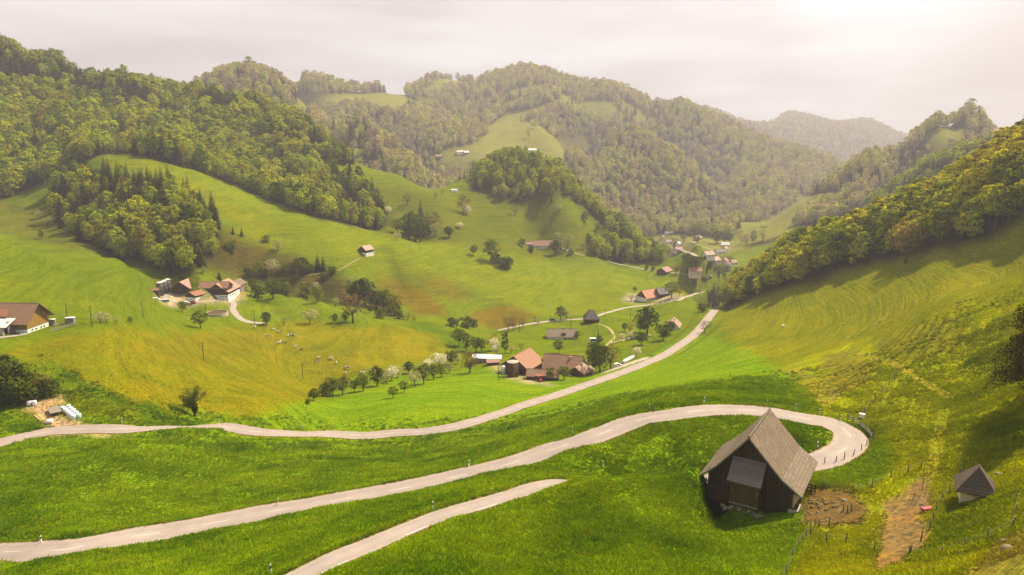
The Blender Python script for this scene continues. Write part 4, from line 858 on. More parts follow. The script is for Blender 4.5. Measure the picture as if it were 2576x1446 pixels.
def grow(area, ox, oy, sc, rows):
    for x, y, hp, kd in rows:
        u, v = (ox+x/sc)/1.42119, (oy+y/sc)/1.42119; hp = hp/sc/1.42119; X, Y, Z = survey(u, v); d = Y*CP-Z*SP
        h = hp*d/FPX/.93; ck, tk, nm, words = KIND[kd]
        o = tree(nm, pick(CR[ck]), pick(TR[tk]), h, X, Y, None, None, 'bush' if kd == 'bush' else 'tree', wide=rng.uniform(.9,1.12)*(.55 if kd == 'cypress' else 1), sink=.05)
        o['group'] = f'{words}s {area}'; SINGLE.setdefault((words, area), []).append((u, o))
grow('in the orchard below the cow pasture', 1000, 1150, 3.614, [(360,1065,55,'bush'),(590,960,150,'bush'),(690,965,225,'orchard'),(812,945,220,'orchard'),(968,910,150,'orchard'),(1080,890,190,'orchard'),(1262,830,245,'dark'),(1385,790,150,'half'),(1450,760,175,'blossom'),(1530,720,140,'half'),(1665,670,150,'dark'),(1465,985,135,'orchard'),(1612,915,140,'orchard'),(1745,840,195,'half'),(1860,805,240,'orchard'),(1988,745,180,'orchard'),(2090,715,150,'orchard'),(1790,660,105,'half'),(1910,600,110,'blossom'),(2060,590,175,'blossom'),(2195,665,130,'half'),(2205,560,170,'orchard'),(2265,500,140,'russet'),(2300,545,100,'half'),(2455,660,250,'russet'),(440,1020,150,'dark')])
grow('beside the central farm', 1650, 1100, 3.4347, [(100,800,240,'russet'),(60,530,230,'poplar'),(-30,470,200,'orchard'),(175,545,175,'orchard'),(245,540,150,'orchard'),(405,520,140,'blossom'),(425,570,110,'blossom'),(535,560,260,'poplar'),(400,430,110,'russet'),(615,560,90,'half'),(730,520,80,'russet'),(1195,560,150,'orchard'),(1610,780,310,'poplar'),(1700,790,325,'dark'),(1660,700,250,'dark'),(1830,745,280,'russet'),(1095,890,165,'lime'),(1260,885,155,'orchard'),(2155,605,115,'blossom')])
grow('around the dark roofed house', 1650, 1100, 3.4347, [(1970,412,95,'blossom'),(2080,388,95,'blossom'),(2210,455,150,'dark'),(2470,398,185,'dark'),(2275,340,330,'dark'),(2070,300,115,'russet'),(2000,290,95,'orchard'),(1680,362,95,'cypress'),(1690,420,70,'bush'),(1425,378,95,'lime'),(2190,300,120,'orchard'),(2560,330,150,'orchard')])
grow('along the valley farm track', 1650, 1100, 3.4347, [(1215,150,155,'orchard'),(1290,140,105,'half'),(575,282,165,'russet'),(635,275,155,'russet'),(750,240,105,'russet'),(905,170,80,'cypress'),(940,205,75,'half'),(60,240,125,'bush'),(150,235,95,'bush'),(-60,240,110,'russet'),(-110,230,100,'bush')])
grow('in the scrubby gully', 850, 850, 3.615, [(1035,410,190,'spruce'),(1105,420,190,'spruce'),(1220,470,95,'bush'),(830,500,235,'dark'),(740,440,125,'lime'),(660,450,135,'lime'),(600,430,95,'lime'),(440,480,195,'half'),(270,500,185,'lime'),(1120,540,85,'bush'),(1460,570,65,'half'),(360,520,110,'orchard'),(900,460,120,'orchard'),(960,440,110,'lime'),(130,520,120,'orchard')])
grow('on the green bank below the gully', 850, 850, 3.615, [(200,700,155,'orchard'),(275,770,145,'bush'),(450,790,215,'orchard'),(630,740,165,'lime'),(530,720,135,'orchard'),(900,780,205,'lime'),(1035,830,195,'lime'),(1010,680,105,'half'),(1263,890,110,'half'),(375,1125,160,'dark'),(595,1142,110,'russet'),(935,1110,175,'half'),(1255,1102,110,'orchard'),(1490,1102,365,'russet'),(1390,1095,125,'orchard')])
grow('along the wooded brook', 850, 850, 3.615, [(1560,850,290,'dark'),(1640,880,335,'dark'),(1500,800,200,'dark'),(1710,980,105,'orchard'),(1720,890,155,'lime'),(1800,930,230,'dark'),(1890,940,260,'lime'),(2020,1005,265,'lime'),(1960,960,220,'dark'),(1840,1042,115,'bush'),(1985,1015,150,'orchard'),(1350,830,105,'russet'),(2090,1050,110,'bush'),(2200,1060,90,'russet'),(2280,1080,80,'russet')])
grow('on the steep bank below the bright meadow', 800, 500, 2.862, [(95,962,78,'spruce'),(185,982,82,'spruce'),(95,1152,122,'lime'),(35,1142,90,'lime'),(435,1045,65,'bush'),(560,1135,100,'half')])
grow('around the middle knoll', 800, 500, 2.862, [(2300,1000,105,'orchard'),(2415,905,58,'blossom'),(1775,1030,78,'half'),(2480,762,92,'blossom'),(1680,752,65,'blossom'),(1540,610,110,'spruce'),(1560,620,110,'russet'),(1400,620,80,'blossom'),(1440,560,90,'lime'),(1880,660,100,'russet'),(2170,600,60,'russet'),(2240,560,50,'russet'),(2440,650,90,'russet'),(1780,960,140,'orchard'),(1850,930,160,'spruce'),(1920,960,200,'orchard'),(1960,1040,250,'dark'),(2020,960,320,'spruce'),(2080,970,220,'spruce'),(2010,1040,200,'orchard'),(2110,960,170,'russet'),(2150,930,180,'russet'),(2170,980,120,'half'),(1900,1030,160,'dark')])
grow('near the lone farmhouse below the knoll', 1600, 650, 2.576, [(240,678,85,'orchard'),(400,722,170,'orchard'),(440,745,80,'bush'),(545,797,95,'bush'),(500,780,85,'bush'),(765,652,52,'bush'),(995,662,115,'dark'),(1105,607,115,'half'),(1022,542,75,'half'),(1135,672,48,'bush'),(1258,622,52,'half'),(1205,627,32,'half'),(1270,367,85,'orchard'),(920,150,150,'lime'),(957,182,52,'spruce'),(1030,282,75,'half'),(178,307,75,'blossom'),(150,290,150,'russet'),(620,312,100,'russet'),(110,422,45,'blossom'),(15,512,95,'dark'),(690,600,70,'orchard')])
grow('around the bright orange farm building', 2250, 800, 4.131, [(620,1090,215,'orchard'),(745,1060,130,'russet'),(80,1010,70,'orchard'),(1080,1302,115,'bush'),(30,1140,90,'half')])
grow('by the near end of the right wood', 2250, 800, 4.131, [(1235,1215,320,'spruce'),(1190,1200,220,'dark'),(1320,1220,280,'dark'),(1380,1215,250,'russet')])
grow('among the village houses', 2250, 800, 4.131, [(830,532,82,'bush'),(920,640,155,'orchard'),(1000,640,160,'lime'),(705,730,135,'russet'),(1155,722,165,'dark'),(860,752,105,'dark'),(1330,782,165,'orchard'),(1260,722,120,'lime'),(1100,642,95,'half'),(460,582,55,'bush'),(585,482,125,'poplar'),(525,482,135,'poplar'),(1200,650,120,'orchard'),(1060,560,90,'lime'),(350,690,55,'bush'),(250,680,55,'bush'),(1420,760,140,'orchard'),(970,760,50,'bush'),(1000,290,100,'orchard'),(800,260,90,'orchard'),(1400,290,170,'orchard'),(1290,300,180,'dark'),(1480,300,160,'orchard')])
grow('at the left farms', 0, 950, 2.224, [(1037,462,55,'orchard'),(1595,497,125,'orchard'),(800,458,88,'half'),(850,455,72,'half'),(925,462,55,'half'),(1450,367,82,'lime'),(1745,110,75,'spruce'),(1450,115,40,'bush')])
grow('at the foot of the left knoll wood', 0, 500, 2.862, [(1520,1262,80,'orchard'),(1735,1322,110,'lime'),(1870,1325,85,'orchard'),(1970,1352,92,'lime'),(2085,1372,72,'half'),(400,802,75,'half'),(490,892,95,'half'),(425,1012,85,'lime'),(2190,832,135,'lime'),(60,560,100,'lime'),(120,580,60,'lime')])
grow('in the thicket above the gravel yard', 0, 950, 2.224, [(30,1080,345,'dark'),(110,1085,300,'dark'),(-40,1100,360,'dark'),(170,1060,240,'dark'),(60,1095,200,'bush'),(215,1060,170,'bush'),(290,1060,150,'bush'),(360,1050,190,'russet'),(400,1040,130,'bush'),(130,1100,140,'bush'),(-20,1110,190,'bush'),(440,1010,60,'bush'),(260,1000,150,'orchard')])
grow('on the right slope', 2500, 350, 2.219, [(1632,1312,300,'russet')]); grow('beside the narrow road', 2250, 1100, 3, [(810,270,130,'russet')])
for (words, area), it in SINGLE.items(): ordinals(it, f'{words} {area}')
# --- gnarled ivy-clad tree above the upper road
X, Y, Z = survey(490, 1047); gt_ = empty('gnarled_tree', (X, Y, Z), .4, 'gnarled dark pear tree with ivy covered trunk above the road', 'tree')
mb = MB(); mb.tube([(0,0,-.4),(.1,0,1.2),(0,.1,3),(.3,0,5),(.2,.1,7)], [.5,.4,.36,.28,.12], 8)
tips = []
for th, z0, L, up_ in ((0.2,4.2,3.4,2.6),(2.9,3.8,3.6,2.6),(1.2,4.6,2.4,2.2),(4.4,4.4,2.6,2.4),(5.3,5.5,2.2,2.6),(2.2,5.6,2.4,2.2),(3.6,5.2,2.8,1.4),(.8,5.8,2.0,2.8),(3.2,2.8,3.0,1.2),(2.6,3.2,2.6,1.6),(4.0,3.4,2.4,1.2),(1.8,3.3,2.2,1.4)):
    p = [(0.1,0,z0),(math.cos(th)*L*.45,math.sin(th)*L*.45,z0+up_*.35),(math.cos(th)*L*.8,math.sin(th)*L*.8,z0+up_*.75),(math.cos(th)*L,math.sin(th)*L,z0+up_)]
    mb.tube(p, [.2,.14,.09,.03], 5); tips += p[1:]
mb.build('trunk', M['bark'], gt_)
cs = []; 
for p in tips: cs.append(np.array(p)+rng.normal(0,.5,(80,3)))
lm = leaf_mesh('crown', np.concatenate(cs), rng.normal(size=(80*len(tips),3))+np.array([0,0,.5]), .17, rng.uniform(.2,.7,80*len(tips)), M['dark_leaf']); link('crown', lm, None, gt_)
d_ = sphere_pts(900); q_ = d_*np.array([.95,.95,2.0])*rng.uniform(.7,1.05,(900,1))+np.array([.15,0,2.9]); link('ivy', leaf_mesh('ivy', q_, d_, .2, rng.uniform(.1,.6,900), M['dark_leaf']), None, gt_)
# --- big spruce at the right edge, boughs hanging
X, Y, Z = survey(2650, 990); bs_ = empty('spruce_tree', (X, Y, Z), 0, 'tall old spruce with hanging brown boughs at the right edge', 'tree')
mb = MB().tube([(0,0,-1),(0,0,17),(0,0,34)], [.42,.28,.05], 8); HB = 34.0; cs, ns, ts, ss = [], [], [], []
for i in range(62):
    f = i/61; z = 3.2+(HB-3.4)*f; L = 7.6*(1-f)**.8+.4
    for j in range(int(13-7*f)):
        th = i*1.1+j*6.283/int(13-7*f)+rng.uniform(-.25,.25); l_ = L*rng.uniform(.6,1.12); pts = []
        for q in (0,.3,.6,.85,1): pts.append((math.cos(th)*l_*q, math.sin(th)*l_*q, z-1.7*q*q*(l_/5)+.5*q**3))
        if i % 2 == 0: mb.tube(pts, [.07,.05,.04,.025,.01], 3, False)
        for q in np.linspace(.25, 1.02, int(5+l_*5.5)):
            p = np.array([math.cos(th)*l_*q, math.sin(th)*l_*q, z-1.7*q*q*(l_/5)+.5*q**3])
            side = np.array([-math.sin(th), math.cos(th), 0]); w_ = (1-q)*.55+.2
            for s_ in (-1, 0, 1):
                drop = rng.uniform(.0,1.0)**1.5*1.1*(1-f*.6); cs.append(p+side*s_*w_*rng.uniform(.4,1.3)+np.array([0,0,-drop])+rng.normal(0,.08,3)); ns.append(np.array([math.cos(th),math.sin(th),.25])+rng.normal(0,.5,3)); ts.append(rng.uniform(.1,1)); ss.append(rng.uniform(.12,.27))
mb.build('trunk', M['bark'], bs_); link('crown', leaf_mesh('crown', np.array(cs), np.array(ns), np.array(ss), np.array(ts), M['old_needles']), None, bs_)
# ---------------------------------------------------------------- marker posts, fences, poles, animals, machines
M['cow_hide'] = None
def z5(x, y): return (2400+x/2.043)/1.42119, (1350+y/2.043)/1.42119
def z7(x, y): return (x/2.1467)/1.42119, (1400+y/2.1467)/1.42119
def z8(x, y): return (1000+x/1.84)/1.42119, (1450+y/1.84)/1.42119
mp_ = None; items = {'upper': [], 'hair': [], 'low': []}
def marker(u, v, where):
    global mp_
    x, y, z = survey(u, v)
    if mp_ is None:
        mp_ = empty('marker_post', (x,y,z), 0, '', 'marker post'); mp_['group'] = 'white marker posts along the roads'
        MB().prism([(-.07,-.3),(.07,-.3),(.07,1.15),(-.07,1.02)], (-.06,.06)).build('post', M['white'], mp_); MB().box((0,0,.80), (.155,.135,.24)).build('band', M['black'], mp_); o = mp_
        MB().box((0,-.072,.82), (.06,.012,.16)).build('reflector', M['steel'], mp_)
    else: o = copy_tree(mp_)
    o.location = (x,y,z); o.rotation_euler = (0,0,rng.uniform(-.4,.4)); o.scale = (1.25,1.25,1.15); items[where].append((u, o))
for q in ((240,187),(700,207),(909,237),(1085,270),(1238,314),(1068,518)): marker(*z5(*q), 'hair')
for q in ((1245,402),(1925,182),(2432,25)): marker(*z8(*q), 'hair')
for q in ((318,1165),(2135,872)): marker(*z7(*q), 'hair')
for q in ((935,240),(1681,240),(2310,290)): marker(*z7(*q), 'upper')
for q in ((140,155),(708,170)): marker(*z8(*q), 'upper')
for q in ((1008,687),(2127,408)): marker(*z8(*q), 'low')
marker(*z7(2080,1405), 'low')
ordinals(items['hair'], 'white marker post beside the hairpin road'); ordinals(items['upper'], 'white marker post beside the upper narrow road'); ordinals(items['low'], 'white marker post beside the lowest road')
pm = MB().tube([(0,0,-.5),(.02,.01,.6),(0,.02,1.25)], [.075,.07,.06], 6).mesh('post', True); pm.materials.append(M['post'])
M['wire'] = m_plain('fence wire', (.22,.2,.18), .5, .2, 9, .4, .5)
def fence(label, uv, conv=None, wires=2, rails=0, h=1.0, seg=None):
    P3 = [survey(*(conv(*q) if conv else q)) for q in uv]
    if seg:
        sp = spline(P3, seg); P3 = [(a, b, float(height(a, b))) for a, b, c in sp]
    x, y, z = P3[0]; e = empty('fence', (x,y,z), 0, label, 'fence'); pts = []
    for a, b, c in P3:
        o = bpy.data.objects.new('post', pm); C.objects.link(o); o.parent = e; o.location = (a-x, b-y, c-z); k_ = rng.uniform(.9,1.15)*h; o.scale = (1.1,1.1,k_); o.rotation_euler = (rng.normal(0,.05), rng.normal(0,.05), rng.uniform(0,6)); pts.append(Vector((a-x,b-y,c-z)))
    for w_ in range(wires):
        mb = MB()
        for a, b in zip(pts[:-1], pts[1:]):
            up_ = Vector((0,0,h*(.55+.45*w_))); mb.tube([a+up_, (a+b)/2+up_-Vector((0,0,.06)), b+up_], .006, 3, False)
        mb.build('wire', M['wire'], e)
    for w_ in range(rails):
        mb = MB()
        for a, b in zip(pts[:-1], pts[1:]):
            up_ = Vector((0,0,h*(.35+.38*w_))); d = (b-a); n_ = Vector((-d.y,d.x,0)).normalized()*.05; q = [a+up_+n_, b+up_+n_, b+up_-n_, a+up_-n_]; mb.slab([p+Vector((0,0,.09)) for p in q], .18)
        mb.build('rail', M['grey_planks'], e)
    return e
fence('leaning wire fence below the near barn running to the front', [(800,1500),(840,1440),(880,1320),(930,1228),(955,1202),(985,1168),(1015,1148)], z5)
fence('wire fence between the near barn yard and the dirt patch', [(1015,1150),(1135,1197),(1275,1207),(1485,1272)], z5)
fence('short wire fence around the rubble heap by the near barn', [(1045,1095),(1077,1097),(1150,1082),(1255,978),(1288,985),(1315,978)], z5, h=1.0)
fence('wire fence along the right side of the dirt patch up to the shed', [(1740,1302),(1822,1197),(1885,1112),(1908,1047),(1932,977),(1975,903),(2030,852),(2105,732),(2130,668)], z5)
fence('wire fence curving across the right slope below the shed', [(1740,1302),(1970,1307),(2138,1257),(2300,1197),(2490,1097),(2508,1000),(2520,900)], z5)
fence('wire fence across the meadow behind the near barn', [(1108,814),(1330,837),(1465,802),(1605,727),(1725,697),(1825,657)], z5)
fence('wire fence around the outside of the hairpin bend', [(1120,627),(1200,620),(1262,600),(1328,572),(1388,532),(1428,497),(1455,470)], z5)
fence('wooden rail fence at the top of the hairpin bend', [(1288,312),(1330,322),(1378,358),(1420,392),(1450,425),(1468,445)], z5, wires=0, rails=2, h=1.1)
fence('wire fence climbing the right slope from the hairpin bend', [(1410,262),(1450,205),(1490,150),(1540,100),(1590,55),(1625,15)], z5, h=.95)
fence('thin wire fence across the right hand meadow', [(2120,850),(2050,838),(2000,828),(1960,822),(1930,812),(1905,800)], None, h=1.0)
fence('wire fence rising along the edge of the right hand meadow', [(2125,856),(2165,838),(2210,812),(2260,782),(2330,750)], None, h=1.0, seg=7)
fence('pale wooden rail fence of the paddock beside the honey coloured barn', [(126,838),(146,832),(166,826),(190,818)], None, wires=0, rails=3, h=1.3)
fence('wooden rail fence at the back of the paddock by the honey coloured barn', [(133,822),(150,818),(165,816),(187,811)], None, wires=0, rails=2, h=1.3)
fence('hedge-like dark wire fence below the middle knoll', [(1310,517),(1360,525),(1400,536),(1440,544),(1480,558),(1496,564)], None, h=1.1, seg=6)
# poles
pl = None; its = []
for u, v, h_ in ((171,836-25,8.5),(232,823,8.5),(360,798,8),(513,907,8),(519,798,8),(641,816,8),(762,954,8),(1254,957,8),(1307,835,7.5),(1385,812,7),(1436,826,7),(1478,800,7),(1522,797,7),(1586,799,7),(1542,873,8),(1441,936,9)):
    x, y, z = survey(u, v)
    if pl is None:
        pl = empty('utility_pole', (x,y,z), 0, '', 'utility pole', 'wooden utility poles'); MB().tube([(0,0,-1),(0,0,4),(0,0,8)], [.17,.14,.11], 7).build('pole', M['pole'], pl); MB().box((0,0,7.6), (1.1,.1,.12)).box((-.45,0,7.78), (.07,.07,.22)).box((.45,0,7.78), (.07,.07,.22)).build('crossarm', M['pole'], pl); o = pl
    else: o = copy_tree(pl)
    o.location = (x,y,z); o.scale = (1.15,1.15,h_/8); o.rotation_euler = (0,0,rng.uniform(0,3)); its.append((u, o))
ordinals(its, 'tall wooden utility pole standing in the meadows')
# cows: one continuous skinned body, grazing and standing
def cow_mesh(graze):
    hz_ = .55 if graze else 1.5; vs_ = [(0,0,1.12),(-.5,0,1.13),(-.85,0,1.15),(.45,0,1.12),(.8,0,1.2),(1.08,0,1.05 if graze else 1.4),(1.28,0,hz_),(1.48,0,hz_-.2)]
    rr = [.40,.38,.26,.38,.30,.17,.15,.09]; ed = [(0,1),(1,2),(0,3),(3,4),(4,5),(5,6),(6,7)]
    for bx, side, base in ((-.72,-.2,1),(-.72,.2,1),(.55,-.2,3),(.55,.2,3)):
        k_ = len(vs_); vs_ += [(bx,side,.82),(bx+(.06 if bx < 0 else -.02),side,.45),(bx,side,.03)]; rr += [.13,.07,.055]; ed += [(base,k_),(k_,k_+1),(k_+1,k_+2)]
    k_ = len(vs_); vs_ += [(-1.0,0,1.1),(-1.04,0,.55)]; rr += [.05,.035]; ed += [(2,k_),(k_,k_+1)]
    k_ = len(vs_); vs_ += [(1.22,.2,hz_+.12),(1.22,-.2,hz_+.12)]; rr += [.05,.05]; ed += [(6,k_),(6,k_+1)]
    me = bpy.data.meshes.new('cow'); me.from_pydata(vs_, ed, []); o = bpy.data.objects.new('cow_src', me); C.objects.link(o)
    md = o.modifiers.new('s', 'SKIN'); me.skin_vertices[0].data[0].use_root = True
    for i, r_ in enumerate(rr): me.skin_vertices[0].data[i].radius = (r_, r_)
    o.modifiers.new('d', 'SUBSURF').levels = 1; dg = bpy.context.evaluated_depsgraph_get(); dg.update(); m2 = bpy.data.meshes.new_from_object(o.evaluated_get(dg)); bpy.data.objects.remove(o); m2.name = 'cow'; return m2
def m_hide(name, c1, c2, th):
    k = N(name); tc = k.n('TexCoord').outputs['Object']; r_ = k.n('ObjectInfo').outputs['Random']; ad_ = k.n('VectorMath', operation='ADD'); k.t.links.new(tc, ad_.inputs[0]); k.t.links.new(k.math('MULTIPLY', r_, 30.), ad_.inputs[1])
    f = k.ramp(k.noise(ad_.outputs[0], 1.5, 1), [(th-.02, 0), (th+.02, 1)]); return k.done(k.bsdf(k.mix(f, c1, c2), .8, .2))
H1 = m_hide('white and brown hide', (.58,.53,.46), (.09,.04,.02), .54); H2 = m_hide('brown and white hide', (.1,.045,.025), (.55,.5,.43), .55)
CM = {}
for hd_, hm_ in (('w', H1), ('b', H2)):
    for g_ in (0, 1): m_ = cow_mesh(g_); m_.materials.append(hm_); CM[hd_, g_] = m_
cw, cb = [], []
Z3 = lambda x, y: ((1000+x/3.614)/1.42119, (1150+y/3.614)/1.42119); Z9 = lambda x, y: ((850+x/3.615)/1.42119, (850+y/3.615)/1.42119)
for cv, q, kd, st in ((Z3,(108,196),'w',0),(Z3,(148,178),'b',1),(Z3,(182,196),'b',0),(Z3,(14,262),'b',0),(Z3,(-12,290),'w',1),(Z3,(72,285),'b',1),(Z3,(203,332),'w',1),(Z3,(272,378),'b',0),(Z3,(475,532),'b',1),(Z3,(502,482),'w',0),(Z3,(650,488),'w',1),(Z3,(680,488),'w',1),(Z3,(732,545),'w',1),(Z3,(848,608),'w',0),(Z3,(882,614),'b',1),(Z3,(853,684),'w',1),(Z3,(1040,676),'w',1),(Z3,(1080,680),'w',0),(Z3,(1186,634),'w',1),(Z9,(220,1170),'w',1),(Z9,(457,1200),'w',1),(Z9,(520,1230),'w',0),(Z9,(388,1286),'w',0),(Z9,(545,1372),'w',1)):
    u, v = cv(*q); x, y, z = survey(u, v); o = link('cow', CM[kd, st]); o.location = (x, y, z-.02); o.rotation_euler = (0,0,rng.uniform(0,6.28)); tag(o, None, 'cow', 'cows grazing on the yellow pasture'); (cw if kd == 'w' else cb).append((u, o))
ordinals(cw, 'white cow with brown patches on the yellow pasture'); ordinals(cb, 'brown cow with white patches on the yellow pasture')
# wrapped bales, logs and a flat trailer on the gravel yard
Zb = lambda x, y: ((60+x/8.587)/1.42119, (1400+y/8.587)/1.42119)
M['wrap_white'] = m_plain('white wrap', (.75,.66,.68), .45, .1, 3, .45); M['wrap_mint'] = m_plain('mint wrap', (.55,.68,.66), .45, .1, 3, .45)
bmsh = {}
for c_ in ('wrap_white', 'wrap_mint'):
    m_ = MB().lathe([(.2,-.02),(.52,0),(.59,.09),(.6,.62),(.59,1.16),(.52,1.26),(.2,1.29)], n=18).mesh('bale', True); m_.materials.append(M[c_]); bmsh[c_] = m_
by = {'wrap_white': [], 'wrap_mint': []}
def bale(q, c_, stack=0, lie=0):
    u, v = Zb(*q); x, y, z = survey(u, v); o = link('hay_bale', bmsh[c_]); o.location = (x, y, z+stack); o.rotation_euler = (0,0,rng.uniform(0,6))
    if lie: o.rotation_euler = (0, R(90), R(20)); o.location.z += .6
    tag(o, None, 'hay bale', f'{"white" if c_ == "wrap_white" else "pale mint"} wrapped bales on the gravel yard'); by[c_].append((u, o)); return o
pair = [bale((395,425), 'wrap_white'), bale((548,410), 'wrap_white')]; lone = bale((930,990), 'wrap_white', lie=1); by['wrap_white'] = []
for i in range(5):
    bale((1430+80*i, 590+64*i), 'wrap_white' if i in (1,2,3) else 'wrap_mint'); bale((1600+78*i, 545+66*i), 'wrap_mint' if i != 2 else 'wrap_white')
ordinals(by['wrap_white'], 'white wrapped bale in the double row on gravel'); ordinals(by['wrap_mint'], 'pale mint wrapped bale in the double row on gravel')
pair[0]['label'] = 'left of two white bales at the edge of the thicket'; pair[1]['label'] = 'right of two white bales at the edge of the thicket'; lone['label'] = 'white bale lying beside the stripped logs'
M['log'] = m_plain('stripped log', (.55,.34,.14), .8, .2, 3)
lg = []
for a, b in (((560,760),(760,925)),((640,735),(830,905)),((690,725),(880,890))):
    p, q = survey(*Zb(*a)), survey(*Zb(*b)); o = MB().tube([(0,0,.2),((q[0]-p[0])/2,(q[1]-p[1])/2,(q[2]-p[2])/2+.2),(q[0]-p[0],q[1]-p[1],q[2]-p[2]+.2)], [.24,.22,.2], 10).build('log', M['log']); o.location = p; tag(o, None, 'log', 'stripped logs on the gravel yard'); lg.append((a[0], o))
ordinals(lg, 'stripped yellow log lying on the gravel yard')
p, q = Vector(survey(*Zb(1110,560))), Vector(survey(*Zb(1220,740))); ya = math.atan2((q-p).y, (q-p).x); mid = (p+q)/2
ft = empty('flat_trailer', mid, ya-math.pi/2, 'flat wooden farm trailer with a slatted rack on the gravel yard', 'trailer')
MB().box((0,0,.85), (2.6,5.2,.14)).build('deck', M['grey_planks'], ft); mb = MB()
for i in range(6): mb.box((-1.2+.48*i,-2.55,1.5), (.07,.07,1.2))
mb.box((0,-2.55,2.0), (2.6,.06,.1)); mb.build('rack', M['post'], ft); MB().box((-.5,0,.7), (.12,5,.2)).box((.5,0,.7), (.12,5,.2)).tube([(0,2.5,.65),(0,3.9,.5)], .07, 6).build('chassis', M['black'], ft)
def wheel(parent, x, y, r, w_, nm='wheel'):
    o = bpy.data.objects.new(nm, MB().prism([(math.cos(t)*r, math.sin(t)*r) for t in np.linspace(0,6.283,14)[:-1]], (-w_/2, w_/2)).mesh(nm)); C.objects.link(o); o.data.materials.append(M['black']); o.parent = parent; o.location = (x,y,r); o.rotation_euler = (0,0,R(90))
    h_ = MB().prism([(math.cos(t)*r*.5, math.sin(t)*r*.5) for t in np.linspace(0,6.283,10)[:-1]], (-w_/2-.02, w_/2+.02)).build('rim', M['steel'], o)
for a in (-1.05,1.05):
    for b in (-1.5,1.5): wheel(ft, a, b, .36, .24)
# vehicles
def car(label, u, v, rz, paint_, l=4.3, w_=1.75, h_=1.5, van=0):
    x, y, z = survey(u, v); e = empty('parked_car', (x,y,z+.02), R(rz), label, 'car'); hl = l/2
    prof = [(-hl,.35),(hl,.35),(hl,.75),(hl*.55,.92),(hl*.25,h_),(-hl*.75,h_),(-hl*.95,.95),(-hl,.9)] if not van else [(-hl,.35),(hl,.35),(hl,.95),(hl*.8,1.1),(hl*.6,h_),(-hl*.98,h_),(-hl,.9)]
    b = MB().prism(prof, (-w_/2, w_/2)).build('body', M[paint_], e)
    g = [(hl*.47,.96),(hl*.22,h_-.1),(-hl*.7,h_-.1),(-hl*.86,.98)]; MB().prism(g, (-w_/2-.012, w_/2+.012)).build('side_window', M['glass'], e)
    MB().add([(hl*.57,-w_/2+.12,.95),(hl*.57,w_/2-.12,.95),(hl*.27,w_/2-.12,h_-.06),(hl*.27,-w_/2+.12,h_-.06)], [(0,1,2,3)]).build('windscreen', M['glass'], e)
    for s_ in (-1,1):
        MB().box((hl,s_*w_*.36,.68), (.06,.3,.16)).build('headlight', M['white'], e)
        for q_ in (-.62,.62): o_ = wheel(e, hl*q_, s_*(w_/2-.08), .32, .2)
    for ch in e.children:
        if ch.name.startswith('wheel'): ch.rotation_euler = (0,0,0)
    return e
car('white car parked on the lay-by beside the central farm', 1553, 921, 28, 'white'); car('small white car parked left of the dark silos', 392, 755, 20, 'white'); car('white van parked by the hedge at the dark roofed house', 1494, 860, 0, 'white', 5.4, 2.1, 2.4, 1)
car('dark car on the valley farm track', 1390, 806, 8, 'slate'); car('red car on the drive of the upper left farm', 487, 763, 5, 'red', 3.8, 1.7, 1.6); car('white car parked in the farm yard by the drive', 470, 764, 10, 'white')
x, y, z = survey(1357, 960); tk = empty('tractor', (x,y,z), R(-60), 'red tractor parked under the edge of the orange carport roof', 'tractor')
MB().box((.9,0,1.15), (1.7,.8,.75)).build('bonnet', M['red'], tk); MB().box((-.7,0,1.9), (1.3,1.3,1.4)).build('cab', M['glass'], tk); MB().box((-.7,0,2.65), (1.5,1.5,.14)).build('roof', M['red'], tk); MB().tube([(.9,.3,1.4),(.9,.3,2.4)], .06, 6).build('exhaust', M['black'], tk)
for a, b, r_ in ((-.8,-.8,.8),(-.8,.8,.8),(1.35,-.7,.5),(1.35,.7,.5)): wheel(tk, a, b, r_, .4)
for ch in tk.children:
    if ch.name.startswith('wheel'): ch.rotation_euler = (0,0,0)
p, q = survey(1567, 914), survey(1596, 899); sb = MB(); n_ = 14
sb.tube([(Vector(p)*(1-i/n_)+Vector(q)*(i/n_))-Vector(p)+Vector((0,0,.7)) for i in range(n_+1)], [.55]+[.95]*(n_-1)+[.5], 10); o = sb.build('silage_bag', M['wrap_white'], None, True); o.location = p; tag(o, 'long white silage bag lying beside the lay-by', 'silage bag')
def crate(name, label, u, v, d, mat, rz=0, cat=None, lid=None):
    x, y, z = survey(u, v); e = empty(name, (x,y,z-.05), R(rz), label, cat or name.replace('_',' ')); MB().box((0,0,d[2]/2+.12), d).build('body', M[mat], e)
    for a in (-d[0]*.35, d[0]*.35): MB().box((a,0,.05), (.12,d[1]*.9,.2)).build('skid', M['black'], e)
    if lid: MB().slab([(-d[0]/2-.05,-d[1]/2-.05,d[2]+.25),(d[0]/2+.05,-d[1]/2-.05,d[2]+.25),(d[0]/2+.05,d[1]/2+.05,d[2]+.2),(-d[0]/2-.05,d[1]/2+.05,d[2]+.2)], .1).build('lid', M[lid], e)
    return e
crate('waste_container', 'green waste container at the edge of the pale farm yard', 412, 760, (6,2.4,1.6), 'green', 20, lid='sheet')
crate('grit_bin', 'white grit bin on a post at the top of the hairpin bend', 2168, 1051, (.9,.7,.7), 'white', -30, lid='white')
crate('water_trough', 'red water trough beside the dirt patch', 2332, 1284, (1.5,.6,.35), 'red', 15); crate('water_tank', 'white water tank on the right hand meadow', 1970, 822, (1.3,.9,.8), 'white', 10, lid='white')
crate('feed_cart', 'white covered feed cart in the paddock by the honey coloured barn', 178, 815, (3.2,2.0,2.6), 'grey_planks', 10, lid='white'); crate('feed_bin', 'grey feed bin with white lid against the honey coloured barn', 133, 818, (2.2,1.6,2.4), 'grey_planks', 10, lid='white')
crate('white_tank', 'white plastic tank before the tiny red roofed hut', 1231, 919, (1.6,1.4,1.5), 'white', 0, 'tank', 'white')
bk = []
